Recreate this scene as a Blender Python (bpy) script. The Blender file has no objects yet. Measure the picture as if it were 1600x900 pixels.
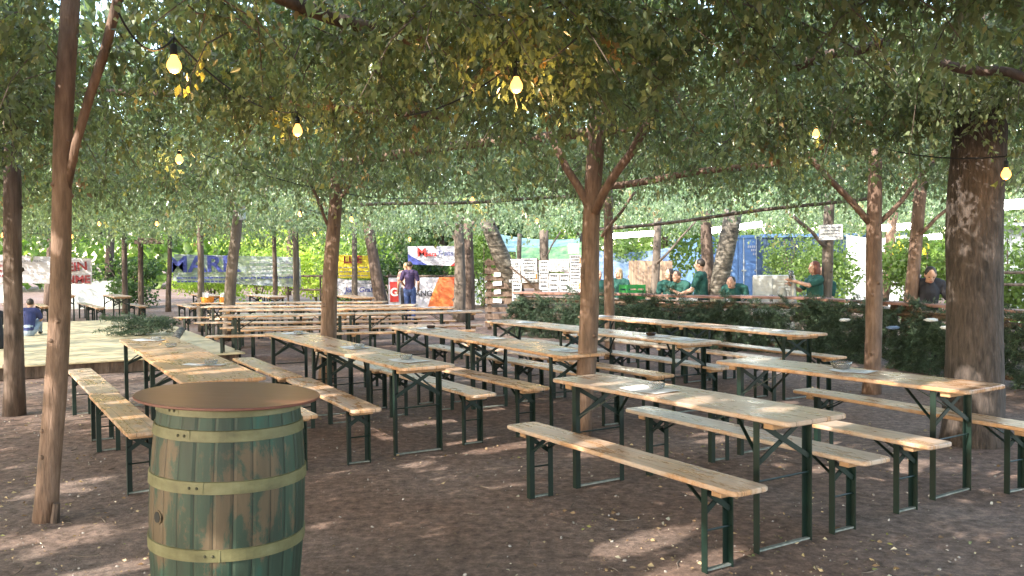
import bpy, bmesh, math, random
import numpy as np
from mathutils import Vector, Matrix, Euler
random.seed(7); rng = np.random.default_rng(11)
R = math.radians
scn = bpy.context.scene
COL = scn.collection

# ------------------------------------------------------------------ camera
F, CH, PITCH, ROLL = 1373.88, 1.6387, -.0308, -.0103
cp, sp, cr, sr = math.cos(PITCH), math.sin(PITCH), math.cos(ROLL), math.sin(ROLL)
r0, u0, fw = Vector((1, 0, 0)), Vector((0, -sp, cp)), Vector((0, cp, sp))
RT = r0*cr + u0*sr
UP = r0*-sr + u0*cr
cam = bpy.data.objects.new('camera', bpy.data.cameras.new('camera'))
COL.objects.link(cam)
cam.data.sensor_width = 36; cam.data.lens = 36*F/1600
cam.data.clip_start = .05; cam.data.clip_end = 2000
M = Matrix((RT, UP, -fw)).transposed().to_4x4(); M.translation = (0, 0, CH)
cam.matrix_world = M
scn.camera = cam
def ray(px, py): return RT*((px-800)/F) + UP*(-(py-450)/F) + fw
def gz(px, py, z=0.):
    r = ray(px, py); return Vector((0, 0, CH)) + r*((z-CH)/r.z)
def gy(px, py, y):
    r = ray(px, py); return Vector((0, 0, CH)) + r*(y/r.y)

# ------------------------------------------------------------------ materials
def mat(name): 
    m = bpy.data.materials.new(name); m.use_nodes = True
    nt = m.node_tree; b = nt.nodes['Principled BSDF']
    return m, nt, b
def N(nt, t, **kw):
    n = nt.nodes.new(t)
    for k, v in kw.items():
        if k.startswith('i_'):
            n.inputs[k[2:].replace('_', ' ')].default_value = v
        else: setattr(n, k, v)
    return n
def ramp(nt, stops):
    n = nt.nodes.new('ShaderNodeValToRGB'); e = n.color_ramp.elements
    while len(e) < len(stops): e.new(.5)
    for el, (p, c) in zip(e, stops): el.position = p; el.color = (*c, 1)
    return n
def coords(nt, scale, kind='Object', seed=False):
    tc = nt.nodes.new('ShaderNodeTexCoord'); mp = nt.nodes.new('ShaderNodeMapping')
    mp.inputs['Scale'].default_value = scale
    nt.links.new(tc.outputs[kind], mp.inputs['Vector'])
    if seed:
        oi = nt.nodes.new('ShaderNodeObjectInfo')
        ad = nt.nodes.new('ShaderNodeVectorMath'); ad.operation = 'SCALE'
        cb = nt.nodes.new('ShaderNodeCombineXYZ')
        for k in 'XYZ': nt.links.new(oi.outputs['Random'], cb.inputs[k])
        nt.links.new(cb.outputs[0], ad.inputs[0]); ad.inputs['Scale'].default_value = 37.
        nt.links.new(ad.outputs[0], mp.inputs['Location'])
    return mp
def noisy(name, stops, scale=(1, 1, 1), nscale=8., detail=6., rough=.6, bump=.0, bscale=None, seed=True, spec=.5, kind='Object', dist=0.):
    m, nt, b = mat(name)
    mp = coords(nt, scale, kind, seed)
    n = N(nt, 'ShaderNodeTexNoise'); n.inputs['Scale'].default_value = nscale; n.inputs['Detail'].default_value = detail
    n.inputs['Roughness'].default_value = .62; n.inputs['Distortion'].default_value = dist
    nt.links.new(mp.outputs[0], n.inputs['Vector'])
    rp = ramp(nt, stops); nt.links.new(n.outputs['Fac'], rp.inputs['Fac'])
    nt.links.new(rp.outputs['Color'], b.inputs['Base Color'])
    b.inputs['Roughness'].default_value = rough; b.inputs['Specular IOR Level'].default_value = spec
    if bump:
        n2 = N(nt, 'ShaderNodeTexNoise'); n2.inputs['Scale'].default_value = bscale or nscale*2; n2.inputs['Detail'].default_value = 5
        nt.links.new(mp.outputs[0], n2.inputs['Vector'])
        bp = N(nt, 'ShaderNodeBump'); bp.inputs['Strength'].default_value = bump; bp.inputs['Distance'].default_value = .02
        nt.links.new(n2.outputs['Fac'], bp.inputs['Height']); nt.links.new(bp.outputs[0], b.inputs['Normal'])
    return m

def ground_mat():
    m, nt, b = mat('dirt_ground'); L = nt.links.new
    mp = coords(nt, (1, 1, 1))
    n1 = N(nt, 'ShaderNodeTexNoise'); n1.inputs['Scale'].default_value = .55; n1.inputs['Detail'].default_value = 4
    n2 = N(nt, 'ShaderNodeTexNoise'); n2.inputs['Scale'].default_value = 13; n2.inputs['Detail'].default_value = 12; n2.inputs['Roughness'].default_value = .78
    v = N(nt, 'ShaderNodeTexVoronoi'); v.inputs['Scale'].default_value = 62
    for n in (n1, n2, v): L(mp.outputs[0], n.inputs['Vector'])
    a = ramp(nt, [(.34, (.190, .116, .086)), (.66, (.245, .184, .160))]); L(n1.outputs['Fac'], a.inputs['Fac'])
    c = ramp(nt, [(.32, (.30, .28, .27)), (.5, (.95, .95, .95)), (.66, (1.8, 1.75, 1.7))]); L(n2.outputs['Fac'], c.inputs['Fac'])
    mx = N(nt, 'ShaderNodeMix', data_type='RGBA', blend_type='MULTIPLY'); mx.inputs[0].default_value = 1
    L(a.outputs[0], mx.inputs[6]); L(c.outputs[0], mx.inputs[7])
    # pale grit, denser in worn greyish zones
    g = ramp(nt, [(.10, (1, 1, 1)), (.17, (0, 0, 0))]); L(v.outputs['Distance'], g.inputs['Fac'])
    g2 = ramp(nt, [(.45, (0, 0, 0)), (.62, (.85, .85, .85))]); L(n1.outputs['Fac'], g2.inputs['Fac'])
    mm = N(nt, 'ShaderNodeMath', operation='MULTIPLY'); L(g.outputs[0], mm.inputs[0]); L(g2.outputs[0], mm.inputs[1])
    mx2 = N(nt, 'ShaderNodeMix', data_type='RGBA'); L(mm.outputs[0], mx2.inputs[0]); L(mx.outputs[2], mx2.inputs[6])
    mx2.inputs[7].default_value = (.42, .38, .35, 1)
    L(mx2.outputs[2], b.inputs['Base Color'])
    bp = N(nt, 'ShaderNodeBump'); bp.inputs['Strength'].default_value = 1.; bp.inputs['Distance'].default_value = .035
    L(n2.outputs['Fac'], bp.inputs['Height']); L(bp.outputs[0], b.inputs['Normal'])
    b.inputs['Roughness'].default_value = .88; b.inputs['Specular IOR Level'].default_value = .35
    return m

def plank_mat(name, warm, worn, seamw, across='Y'):
    """varnished spruce boards: long grain, board seams, worn grey patches"""
    m, nt, b = mat(name); L = nt.links.new
    mp = coords(nt, (1.2, 26, 1.2), 'Object', True)
    n = N(nt, 'ShaderNodeTexNoise'); n.inputs['Scale'].default_value = 2.2; n.inputs['Detail'].default_value = 7; n.inputs['Distortion'].default_value = .3
    L(mp.outputs[0], n.inputs['Vector'])
    rp = ramp(nt, [(.25, tuple(x*.62 for x in warm)), (.5, warm), (.78, tuple(min(1, x*1.28) for x in warm))]); L(n.outputs['Fac'], rp.inputs['Fac'])
    mp2 = coords(nt, (1.1, 3.2, 1), 'Object', True)
    n2 = N(nt, 'ShaderNodeTexNoise'); n2.inputs['Scale'].default_value = 3.0; n2.inputs['Detail'].default_value = 8; n2.inputs['Roughness'].default_value = .72
    L(mp2.outputs[0], n2.inputs['Vector'])
    oi = N(nt, 'ShaderNodeObjectInfo')
    sh = N(nt, 'ShaderNodeMath', operation='MULTIPLY_ADD'); L(oi.outputs['Random'], sh.inputs[0]); sh.inputs[1].default_value = .22; L(n2.outputs['Fac'], sh.inputs[2])
    wr = ramp(nt, [(.52, (0, 0, 0)), (.72, (.8, .8, .8))]); L(sh.outputs[0], wr.inputs['Fac'])
    mx = N(nt, 'ShaderNodeMix', data_type='RGBA'); L(wr.outputs[0], mx.inputs[0]); L(rp.outputs[0], mx.inputs[6]); mx.inputs[7].default_value = (*worn, 1)
    # dark stains
    n3 = N(nt, 'ShaderNodeTexNoise'); n3.inputs['Scale'].default_value = 7; n3.inputs['Detail'].default_value = 5
    L(mp2.outputs[0], n3.inputs['Vector'])
    st = ramp(nt, [(.26, (.5, .43, .38)), (.45, (1, 1, 1))]); L(n3.outputs['Fac'], st.inputs['Fac'])
    mu = N(nt, 'ShaderNodeMix', data_type='RGBA', blend_type='MULTIPLY'); mu.inputs[0].default_value = .5
    L(mx.outputs[2], mu.inputs[6]); L(st.outputs[0], mu.inputs[7])
    # seams between boards
    tc = N(nt, 'ShaderNodeTexCoord'); sx = N(nt, 'ShaderNodeSeparateXYZ'); L(tc.outputs['Object'], sx.inputs[0])
    dv = N(nt, 'ShaderNodeMath', operation='DIVIDE'); L(sx.outputs[across], dv.inputs[0]); dv.inputs[1].default_value = seamw
    ad = N(nt, 'ShaderNodeMath', operation='ADD'); L(dv.outputs[0], ad.inputs[0]); ad.inputs[1].default_value = 50.5
    fr = N(nt, 'ShaderNodeMath', operation='FRACT'); L(ad.outputs[0], fr.inputs[0])
    pp = N(nt, 'ShaderNodeMath', operation='PINGPONG'); L(fr.outputs[0], pp.inputs[0]); pp.inputs[1].default_value = .5
    cm = ramp(nt, [(.006, (.30, .26, .22)), (.022, (1, 1, 1))]); L(pp.outputs[0], cm.inputs['Fac'])
    mu2 = N(nt, 'ShaderNodeMix', data_type='RGBA', blend_type='MULTIPLY'); mu2.inputs[0].default_value = 1
    L(mu.outputs[2], mu2.inputs[6]); L(cm.outputs[0], mu2.inputs[7])
    L(mu2.outputs[2], b.inputs['Base Color'])
    rr = N(nt, 'ShaderNodeMapRange'); L(n2.outputs['Fac'], rr.inputs[0]); rr.inputs[1].default_value = .3; rr.inputs[2].default_value = .7; rr.inputs[3].default_value = .16; rr.inputs[4].default_value = .46
    L(rr.outputs[0], b.inputs['Roughness'])
    bp = N(nt, 'ShaderNodeBump'); bp.inputs['Strength'].default_value = .12; bp.inputs['Distance'].default_value = .004
    L(n.outputs['Fac'], bp.inputs['Height']); L(bp.outputs[0], b.inputs['Normal'])
    return m

def leaf_mat(name, trans=.38, rough=.42, gain=1.):
    m, nt, b = mat(name); L = nt.links.new
    at = N(nt, 'ShaderNodeAttribute', attribute_name='Col')
    gm = N(nt, 'ShaderNodeMix', data_type='RGBA', blend_type='MULTIPLY'); gm.inputs[0].default_value = 1; L(at.outputs['Color'], gm.inputs[6]); gm.inputs[7].default_value = (gain, gain, gain, 1)
    L(gm.outputs[2], b.inputs['Base Color'])
    b.inputs['Roughness'].default_value = rough; b.inputs['Specular IOR Level'].default_value = .6
    tr = N(nt, 'ShaderNodeBsdfTranslucent')
    mu = N(nt, 'ShaderNodeMix', data_type='RGBA', blend_type='MULTIPLY'); mu.inputs[0].default_value = 1; L(gm.outputs[2], mu.inputs[6]); mu.inputs[7].default_value = (1.7, 1.7, .9, 1)
    L(mu.outputs[2], tr.inputs['Color'])
    mx = N(nt, 'ShaderNodeMixShader'); mx.inputs[0].default_value = trans
    L(b.outputs[0], mx.inputs[1]); L(tr.outputs[0], mx.inputs[2])
    L(mx.outputs[0], nt.nodes['Material Output'].inputs['Surface'])
    return m
def glow(name, col, strength):
    m, nt, b = mat(name)
    b.inputs['Base Color'].default_value = (*col, 1); b.inputs['Emission Color'].default_value = (*col, 1); b.inputs['Emission Strength'].default_value = strength
    return m
def plain(name, col, rough=.6, metal=0., var=.15, nscale=14.):
    m = noisy(name, [(.3, tuple(c*(1-var) for c in col)), (.7, tuple(min(1, c*(1+var)) for c in col))], nscale=nscale, rough=rough)
    m.node_tree.nodes['Principled BSDF'].inputs['Metallic'].default_value = metal
    return m

MT = {
 'ground': ground_mat(),
 'table': plank_mat('varnished_table_boards', (.52, .285, .15), (.53, .42, .35), .125),
 'bench': plank_mat('varnished_bench_board', (.52, .305, .17), (.57, .475, .41), .125),
 'batten': noisy('raw_batten_wood', [(.3, (.34, .19, .10)), (.7, (.48, .30, .17))], (2, 20, 20), 3, rough=.6),
 'green': noisy('dark_green_paint', [(.3, (.003, .010, .008)), (.62, (.005, .020, .015)), (.8, (.018, .035, .028))], (1, 1, 1), 9, rough=.42),
 'rod': noisy('dusty_steel_rod', [(.3, (.10, .13, .12)), (.7, (.30, .31, .29))], nscale=20, rough=.6),
 'barkpink': noisy('peeled_spruce_trunk', [(.28, (.08, .052, .038)), (.5, (.18, .112, .080)), (.75, (.29, .195, .148))], (6, 6, 1.1), 3.6, 10, .75, .7, 8.),
 'barkdark': noisy('dark_rough_bark', [(.3, (.040, .028, .022)), (.52, (.115, .080, .064)), (.75, (.20, .15, .125))], (5, 5, .8), 2.6, 9, .85, .9, 5.),
 'barkbig': noisy('furrowed_bark', [(.30, (.024, .020, .018)), (.5, (.066, .051, .045)), (.74, (.125, .098, .086))], (7, 7, 1.3), 4.6, 12, .9, 1., 9., dist=.5),
 'barkgrey': noisy('grey_brown_bark', [(.3, (.07, .055, .045)), (.7, (.20, .16, .132))], (5, 5, .8), 2.6, 8, .8, .6, 6.),
 'birch': noisy('birch_bark', [(.36, (.03, .026, .022)), (.48, (.09, .078, .062)), (.60, (.20, .175, .145)), (.75, (.46, .42, .37))], (3, 3, 9), 2.0, 5, .7, .3),
 'moss': noisy('mossy_bark', [(.34, (.05, .036, .026)), (.5, (.10, .105, .032)), (.75, (.20, .225, .06))], nscale=5, rough=.9, bump=.8),
 'litter': leaf_mat('dry_leaf', .15, .6),
 'leaf': leaf_mat('canopy_leaf', .45, .28, 2.6),
 'leafbg': leaf_mat('forest_leaf', .5, .5, 1.5),
 'needle': leaf_mat('spruce_needle', .10, .6),
 'stage': noisy('pale_stage_board', [(.3, (.48, .40, .25)), (.7, (.60, .51, .34))], (1, 1, 1), 1.5, 6, .5),
 'oldwood': noisy('weathered_boards', [(.3, (.085, .055, .04)), (.7, (.24, .165, .125))], (14, 3, 3), 2, 7, .8, .3),
 'redrail': noisy('red_brown_rail', [(.3, (.16, .075, .055)), (.7, (.33, .18, .145))], (3, 14, 14), 2, 7, .6),
 'paleboard': noisy('pale_timber_boards', [(.3, (.22, .145, .095)), (.7, (.42, .30, .22))], (10, 10, .6), 2.2, 7, .8),
 'paper': plain('white_paper', (.80, .80, .82), .7, var=.04),
 'ink': plain('black_ink', (.05, .05, .06), .7),
 'inkgrey': plain('grey_print', (.26, .27, .31), .7),
 'orangeprint': plain('orange_print', (.75, .28, .04), .7),
 'glass': plain('clear_glass', (.85, .87, .88), .08),
 'brownglass': plain('brown_ashtray_glass', (.10, .045, .02), .15),
 'skin': noisy('skin', [(.3, (.46, .26, .18)), (.7, (.56, .34, .25))], nscale=9, rough=.5),
 'hairdark': plain('dark_hair', (.025, .017, .013), .5),
 'hairred': plain('auburn_hair', (.13, .035, .018), .5),
 'hairblond': plain('fair_hair', (.42, .29, .16), .5),
 'hairbrown': plain('brown_hair', (.06, .04, .028), .5),
 'greenshirt': plain('bottle_green_cloth', (.014, .075, .062), .85, var=.25),
 'purpleshirt': plain('dark_violet_cloth', (.045, .028, .085), .85),
 'jeans': plain('blue_denim', (.045, .075, .20), .85, var=.25),
 'palejeans': plain('washed_denim', (.27, .34, .45), .85),
 'blueshirt': plain('navy_cloth', (.03, .04, .14), .85),
 'pinkshirt': plain('pale_pink_cloth', (.60, .36, .32), .85),
 'dark': plain('dark_cloth', (.02, .02, .028), .85),
 'black': plain('black_rubber', (.012, .012, .012), .6),
 'cable': plain('black_cable', (.012, .012, .013), .5),
 'bulb': glow('lit_warm_bulb', (1., .44, .10), 4.),
 'tube': glow('lit_white_tube', (1., .97, .88), 30.),
 'blueprint': plain('blue_print', (.05, .07, .30), .7, var=.3),
 'redprint': plain('red_print', (.60, .045, .04), .7),
 'darkred': plain('dark_red_print', (.20, .018, .025), .7),
 'yellow': plain('yellow_vinyl', (.68, .56, .04), .55, var=.08),
 'purpleprint': plain('purple_print', (.16, .04, .12), .7),
 'whitevinyl': plain('white_vinyl', (.50, .50, .57), .5, var=.06, nscale=4),
 'container': noisy('blue_container_paint', [(.3, (.10, .20, .42)), (.7, (.15, .27, .52))], nscale=3, rough=.5),
 'containershade': noisy('shaded_blue_container_paint', [(.3, (.035, .065, .12)), (.7, (.06, .10, .17))], nscale=3, rough=.6),  # container blue darkened, shade put into the colour
 'steel': plain('galvanised_steel', (.42, .45, .47), .4, .3),
 'fridge': plain('grey_cabinet', (.36, .37, .35), .5),
 'tarpblue': noisy('blue_grey_tarpaulin', [(.3, (.09, .14, .25)), (.7, (.24, .32, .46))], nscale=4, rough=.35, bump=.5),
 'tarpgreen': noisy('green_tarpaulin', [(.3, (.10, .24, .10)), (.7, (.22, .38, .16))], nscale=3, rough=.4, bump=.5),
 'tarpteal': noisy('teal_tarpaulin', [(.3, (.13, .25, .28)), (.7, (.30, .46, .48))], nscale=3, rough=.4, bump=.5),
 'tarpwhite': noisy('white_tarpaulin', [(.3, (.52, .57, .58)), (.7, (.70, .74, .75))], nscale=3, rough=.5, bump=.4),
 'crate': plain('green_plastic', (.02, .20, .045), .4),
 'disc': noisy('brown_bar_top', [(.3, (.135, .046, .034)), (.7, (.19, .076, .058))], (1.5, 12, 1), 2.4, 6, .36),
 'hoop': noisy('olive_painted_hoop', [(.25, (.075, .066, .03)), (.5, (.150, .140, .066)), (.75, (.22, .21, .115))], (1, 1, 2), 7, 8, .55),
 'orange': plain('orange_basket', (.62, .24, .03), .6),
 'white': plain('white_cloth', (.78, .78, .78), .8, var=.05),
 'forestwall': plain('grey_metal_sheet', (.40, .44, .45), .5),
}
for k_ in ('glass', 'brownglass'):
    b_ = MT[k_].node_tree.nodes['Principled BSDF']; b_.inputs['Transmission Weight'].default_value = .85; b_.inputs['IOR'].default_value = 1.45
def barrel_mat():
    m, nt, b = mat('flaking_green_barrel_paint'); L = nt.links.new
    mp = coords(nt, (1, 1, .38))
    n = N(nt, 'ShaderNodeTexNoise'); n.inputs['Scale'].default_value = 7.5; n.inputs['Detail'].default_value = 11; n.inputs['Roughness'].default_value = .74; n.inputs['Distortion'].default_value = .4
    L(mp.outputs[0], n.inputs['Vector'])
    mp2 = coords(nt, (4, 4, .8)); n2 = N(nt, 'ShaderNodeTexNoise'); n2.inputs['Scale'].default_value = 3; n2.inputs['Detail'].default_value = 6; L(mp2.outputs[0], n2.inputs['Vector'])
    # paint stays thicker near the head of the barrel
    tc = N(nt, 'ShaderNodeTexCoord'); sx = N(nt, 'ShaderNodeSeparateXYZ'); L(tc.outputs['Object'], sx.inputs[0])
    hz = N(nt, 'ShaderNodeMapRange'); L(sx.outputs['Z'], hz.inputs[0]); hz.inputs[1].default_value = .86; hz.inputs[2].default_value = 1.0; hz.inputs[3].default_value = 0; hz.inputs[4].default_value = -.22
    lo = N(nt, 'ShaderNodeMapRange'); L(sx.outputs['Z'], lo.inputs[0]); lo.inputs[1].default_value = .30; lo.inputs[2].default_value = .46; lo.inputs[3].default_value = -.20; lo.inputs[4].default_value = 0
    s1 = N(nt, 'ShaderNodeMath', operation='ADD'); L(n.outputs['Fac'], s1.inputs[0]); L(hz.outputs[0], s1.inputs[1])
    s2 = N(nt, 'ShaderNodeMath', operation='ADD'); L(s1.outputs[0], s2.inputs[0]); L(lo.outputs[0], s2.inputs[1])
    s3 = N(nt, 'ShaderNodeMath', operation='MULTIPLY_ADD'); L(n2.outputs['Fac'], s3.inputs[0]); s3.inputs[1].default_value = .35; L(s2.outputs[0], s3.inputs[2])
    k = ramp(nt, [(.65, (0, 0, 0)), (.72, (.9, .9, .9))]); L(s3.outputs[0], k.inputs['Fac'])
    pa = ramp(nt, [(.3, (.022, .036, .024)), (.55, (.030, .058, .038)), (.78, (.020, .100, .076))]); L(n2.outputs['Fac'], pa.inputs['Fac'])
    wo = ramp(nt, [(.3, (.075, .052, .03)), (.7, (.15, .10, .058))]); L(n2.outputs['Fac'], wo.inputs['Fac'])
    mx = N(nt, 'ShaderNodeMix', data_type='RGBA'); L(k.outputs[0], mx.inputs[0]); L(pa.outputs[0], mx.inputs[6]); L(wo.outputs[0], mx.inputs[7])
    an = N(nt, 'ShaderNodeMath', operation='ARCTAN2'); L(sx.outputs['Y'], an.inputs[0]); L(sx.outputs['X'], an.inputs[1])
    sc = N(nt, 'ShaderNodeMath', operation='MULTIPLY_ADD'); L(an.outputs[0], sc.inputs[0]); sc.inputs[1].default_value = 26/(2*math.pi); sc.inputs[2].default_value = 52.
    rd = N(nt, 'ShaderNodeMath', operation='ROUND'); L(sc.outputs[0], rd.inputs[0])
    df = N(nt, 'ShaderNodeMath', operation='SUBTRACT'); L(sc.outputs[0], df.inputs[0]); L(rd.outputs[0], df.inputs[1])
    ab = N(nt, 'ShaderNodeMath', operation='ABSOLUTE'); L(df.outputs[0], ab.inputs[0])
    jr = ramp(nt, [(.012, (.25, .25, .22)), (.045, (1, 1, 1))]); L(ab.outputs[0], jr.inputs['Fac'])
    fl = N(nt, 'ShaderNodeMath', operation='FLOOR'); L(sc.outputs[0], fl.inputs[0])
    wn = N(nt, 'ShaderNodeTexWhiteNoise', noise_dimensions='1D'); L(fl.outputs[0], wn.inputs['W'])
    tn = N(nt, 'ShaderNodeMapRange'); L(wn.outputs['Value'], tn.inputs[0]); tn.inputs[3].default_value = .78; tn.inputs[4].default_value = 1.12
    mj = N(nt, 'ShaderNodeMix', data_type='RGBA', blend_type='MULTIPLY'); mj.inputs[0].default_value = 1; L(mx.outputs[2], mj.inputs[6]); L(jr.outputs[0], mj.inputs[7])
    vm = N(nt, 'ShaderNodeVectorMath', operation='SCALE'); L(mj.outputs[2], vm.inputs[0]); L(tn.outputs[0], vm.inputs['Scale'])
    L(vm.outputs[0], b.inputs['Base Color'])
    bp = N(nt, 'ShaderNodeBump'); bp.inputs['Strength'].default_value = .45; bp.inputs['Distance'].default_value = .006
    L(s3.outputs[0], bp.inputs['Height']); L(bp.outputs[0], b.inputs['Normal']); b.inputs['Roughness'].default_value = .58
    return m
MT['barrel'] = barrel_mat()
def mesh_banner():
    """printed mesh fabric one can partly see through"""
    m, nt, b = mat('printed_mesh_fabric'); L = nt.links.new
    mp = coords(nt, (1.4, 1, 5)); n = N(nt, 'ShaderNodeTexNoise'); n.inputs['Scale'].default_value = 1.6; n.inputs['Detail'].default_value = 5; L(mp.outputs[0], n.inputs['Vector'])
    rp = ramp(nt, [(.3, (.10, .13, .28)), (.5, (.25, .29, .38)), (.7, (.45, .48, .52))]); L(n.outputs['Fac'], rp.inputs['Fac']); L(rp.outputs[0], b.inputs['Base Color'])
    b.inputs['Alpha'].default_value = .74
    return m
MT['meshfabric'] = mesh_banner()

# ------------------------------------------------------------------ object helpers
def link(o, parent=None):
    COL.objects.link(o)
    if parent is not None: o.parent = parent
    return o
def tag(o, label=None, cat=None, group=None, kind=None):
    if label: o['label'] = label
    if cat: o['category'] = cat
    if group: o['group'] = group
    if kind: o['kind'] = kind
    return o
def thing(name, label, cat, loc=(0, 0, 0), rz=0., group=None):
    o = bpy.data.objects.new(name, None); o.empty_display_size = .1
    link(o); o.location = loc; o.rotation_euler = (0, 0, rz)
    return tag(o, label, cat, group)
def obj(name, bm, m, parent=None, smooth=False):
    if isinstance(bm, bpy.types.Mesh): me = bm
    else:
        me = bpy.data.meshes.new(name)
        bmesh.ops.recalc_face_normals(bm, faces=bm.faces)
        bm.to_mesh(me); bm.free()
    if m is not None and not me.materials: me.materials.append(MT[m] if isinstance(m, str) else m)
    if smooth:
        for p in me.polygons: p.use_smooth = True
    return link(bpy.data.objects.new(name, me), parent)
KIDS = {}
def copy_tree(o, parent=None):
    c = o.copy(); COL.objects.link(c); c.parent = parent
    if o.name not in KIDS: KIDS[o.name] = list(o.children)
    for ch in KIDS[o.name]: copy_tree(ch, c)
    return c
def B(): return bmesh.new()
def box(bm, c, s, rz=0., bev=0., rot=None):
    g = bmesh.ops.create_cube(bm, size=1)
    vs = g['verts']
    mt = Matrix.Translation(c) @ (rot.to_4x4() if rot is not None else Matrix.Rotation(rz, 4, 'Z')) @ Matrix.Diagonal((*s, 1))
    bmesh.ops.transform(bm, matrix=mt, verts=vs)
    if bev:
        es = list({e for v in vs for e in v.link_edges})
        bmesh.ops.bevel(bm, geom=es, offset=bev, segments=1, affect='EDGES')
    return bm
def frame_from(d):
    d = d.normalized(); a = Vector((0, 0, 1)) if abs(d.z) < .95 else Vector((1, 0, 0))
    x = d.cross(a).normalized(); y = d.cross(x).normalized(); return x, y
def tube(bm, pts, rads, n=8, cap=True, bump=0., seed=0):
    rnd = random.Random(seed); rings = []
    pts = [Vector(p) for p in pts]
    if not hasattr(rads, '__len__'): rads = [rads]*len(pts)
    ph = [rnd.random()*6.28 for _ in range(4)]
    x = None
    for i, p in enumerate(pts):
        d = (pts[min(i+1, len(pts)-1)] - pts[max(i-1, 0)])
        if x is None: x, y = frame_from(d)
        else:
            dn = d.normalized(); x = (x - dn*x.dot(dn)).normalized(); y = dn.cross(x)
        ring = []
        for k in range(n):
            a = 2*math.pi*k/n
            r = rads[i]*(1 + bump*(.5*math.sin(2*a+ph[0]+i*.7)+.35*math.sin(3*a+ph[1]-i*.9)+.5*(rnd.random()-.5)))
            ring.append(bm.verts.new(p + (x*math.cos(a) + y*math.sin(a))*r))
        rings.append(ring)
    for a, b in zip(rings, rings[1:]):
        for k in range(n): bm.faces.new((a[k], a[(k+1) % n], b[(k+1) % n], b[k]))
    if cap:
        bm.faces.new(rings[0][::-1]); bm.faces.new(rings[-1])
    return bm
def lathe(bm, prof, n=48, mod=None):
    rings = []
    for r, z in prof:
        rings.append([bm.verts.new(((r*(mod(k, n) if mod else 1))*math.cos(2*math.pi*k/n), (r*(mod(k, n) if mod else 1))*math.sin(2*math.pi*k/n), z)) for k in range(n)])
    for a, b in zip(rings, rings[1:]):
        for k in range(n): bm.faces.new((a[k], a[(k+1) % n], b[(k+1) % n], b[k]))
    bm.faces.new(rings[0][::-1]); bm.faces.new(rings[-1]); return bm
def slab(bm, L, W, T, r=.045, z=0.):
    """plank top with rounded corners and eased edges"""
    vs = []
    for sx, sy, a0 in ((1, 1, 0), (-1, 1, 90), (-1, -1, 180), (1, -1, 270)):
        for k in range(5):
            a = R(a0 + 22.5*k); vs.append((sx*(L/2-r) + r*math.cos(a), sy*(W/2-r) + r*math.sin(a)))
    lay = []
    e = .006
    for dz, ins in ((0, e), (e, 0), (T-e, 0), (T, e)):
        lay.append([bm.verts.new((x*(1-2*ins/L), y*(1-2*ins/W), z+dz)) for x, y in vs])
    for a, b in zip(lay, lay[1:]):
        for k in range(len(vs)): bm.faces.new((a[k], a[(k+1) % len(vs)], b[(k+1) % len(vs)], b[k]))
    bm.faces.new(lay[0][::-1]); bm.faces.new(lay[-1]); return bm
def bar(bm, a, b, w, t):
    a, b = Vector(a), Vector(b); d = b-a; x, y = frame_from(d)
    rot = Matrix((x, y, d.normalized())).transposed()
    return box(bm, (a+b)/2, (w, t, d.length), rot=rot)

def fast_mesh(name, V, Fq, colors=None, mats=(), matidx=None):
    me = bpy.data.meshes.new(name)
    nv, nf, k = len(V), len(Fq), Fq.shape[1]
    me.vertices.add(nv); me.vertices.foreach_set('co', V.astype(np.float32).ravel())
    me.loops.add(nf*k); me.loops.foreach_set('vertex_index', Fq.astype(np.int32).ravel())
    me.polygons.add(nf); me.polygons.foreach_set('loop_start', np.arange(0, nf*k, k, dtype=np.int32))
    for m in mats: me.materials.append(MT[m] if isinstance(m, str) else m)
    if matidx is not None: me.polygons.foreach_set('material_index', matidx.astype(np.int32))
    me.update(calc_edges=True)
    if colors is not None:
        at = me.attributes.new('Col', 'FLOAT_COLOR', 'POINT')
        at.data.foreach_set('color', np.concatenate([colors, np.ones((nv, 1))], 1).astype(np.float32).ravel())
    return me
def unit(v): return v/np.maximum(np.linalg.norm(v, axis=1, keepdims=True), 1e-9)
def leaf_geo(P, D, Ln, Wd, C, fold=.35):
    """folded pointed leaves: base P, direction D; 4 verts and 2 faces each"""
    n = len(P); D = unit(D)
    S = unit(np.cross(D, rng.normal(size=(n, 3)))); U = np.cross(S, D)
    Ln = np.broadcast_to(Ln, (n,)).reshape(-1, 1); Wd = np.broadcast_to(Wd, (n,)).reshape(-1, 1)
    mid = P + D*Ln*.42
    V = np.stack([P, mid + S*Wd*.5 + U*Wd*fold*.5, P + D*Ln - U*Ln*.12, mid - S*Wd*.5 + U*Wd*fold*.5], 1).reshape(-1, 3)
    i = np.arange(n)*4
    Fq = np.stack([np.stack([i, i+1, i+2], 1), np.stack([i, i+2, i+3], 1)], 1).reshape(-1, 3)
    return V, Fq, np.repeat(C, 4, 0)
def noise2(x, y, s, seed=0):
    r = np.random.default_rng(seed); o = 0
    for k in range(6):
        a = r.random()*6.28; f = s*(.6+r.random()*1.4); o = o + np.sin(f*(x*np.cos(a)+y*np.sin(a)) + r.random()*6.28)
    return o/6**.5/1.2

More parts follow.
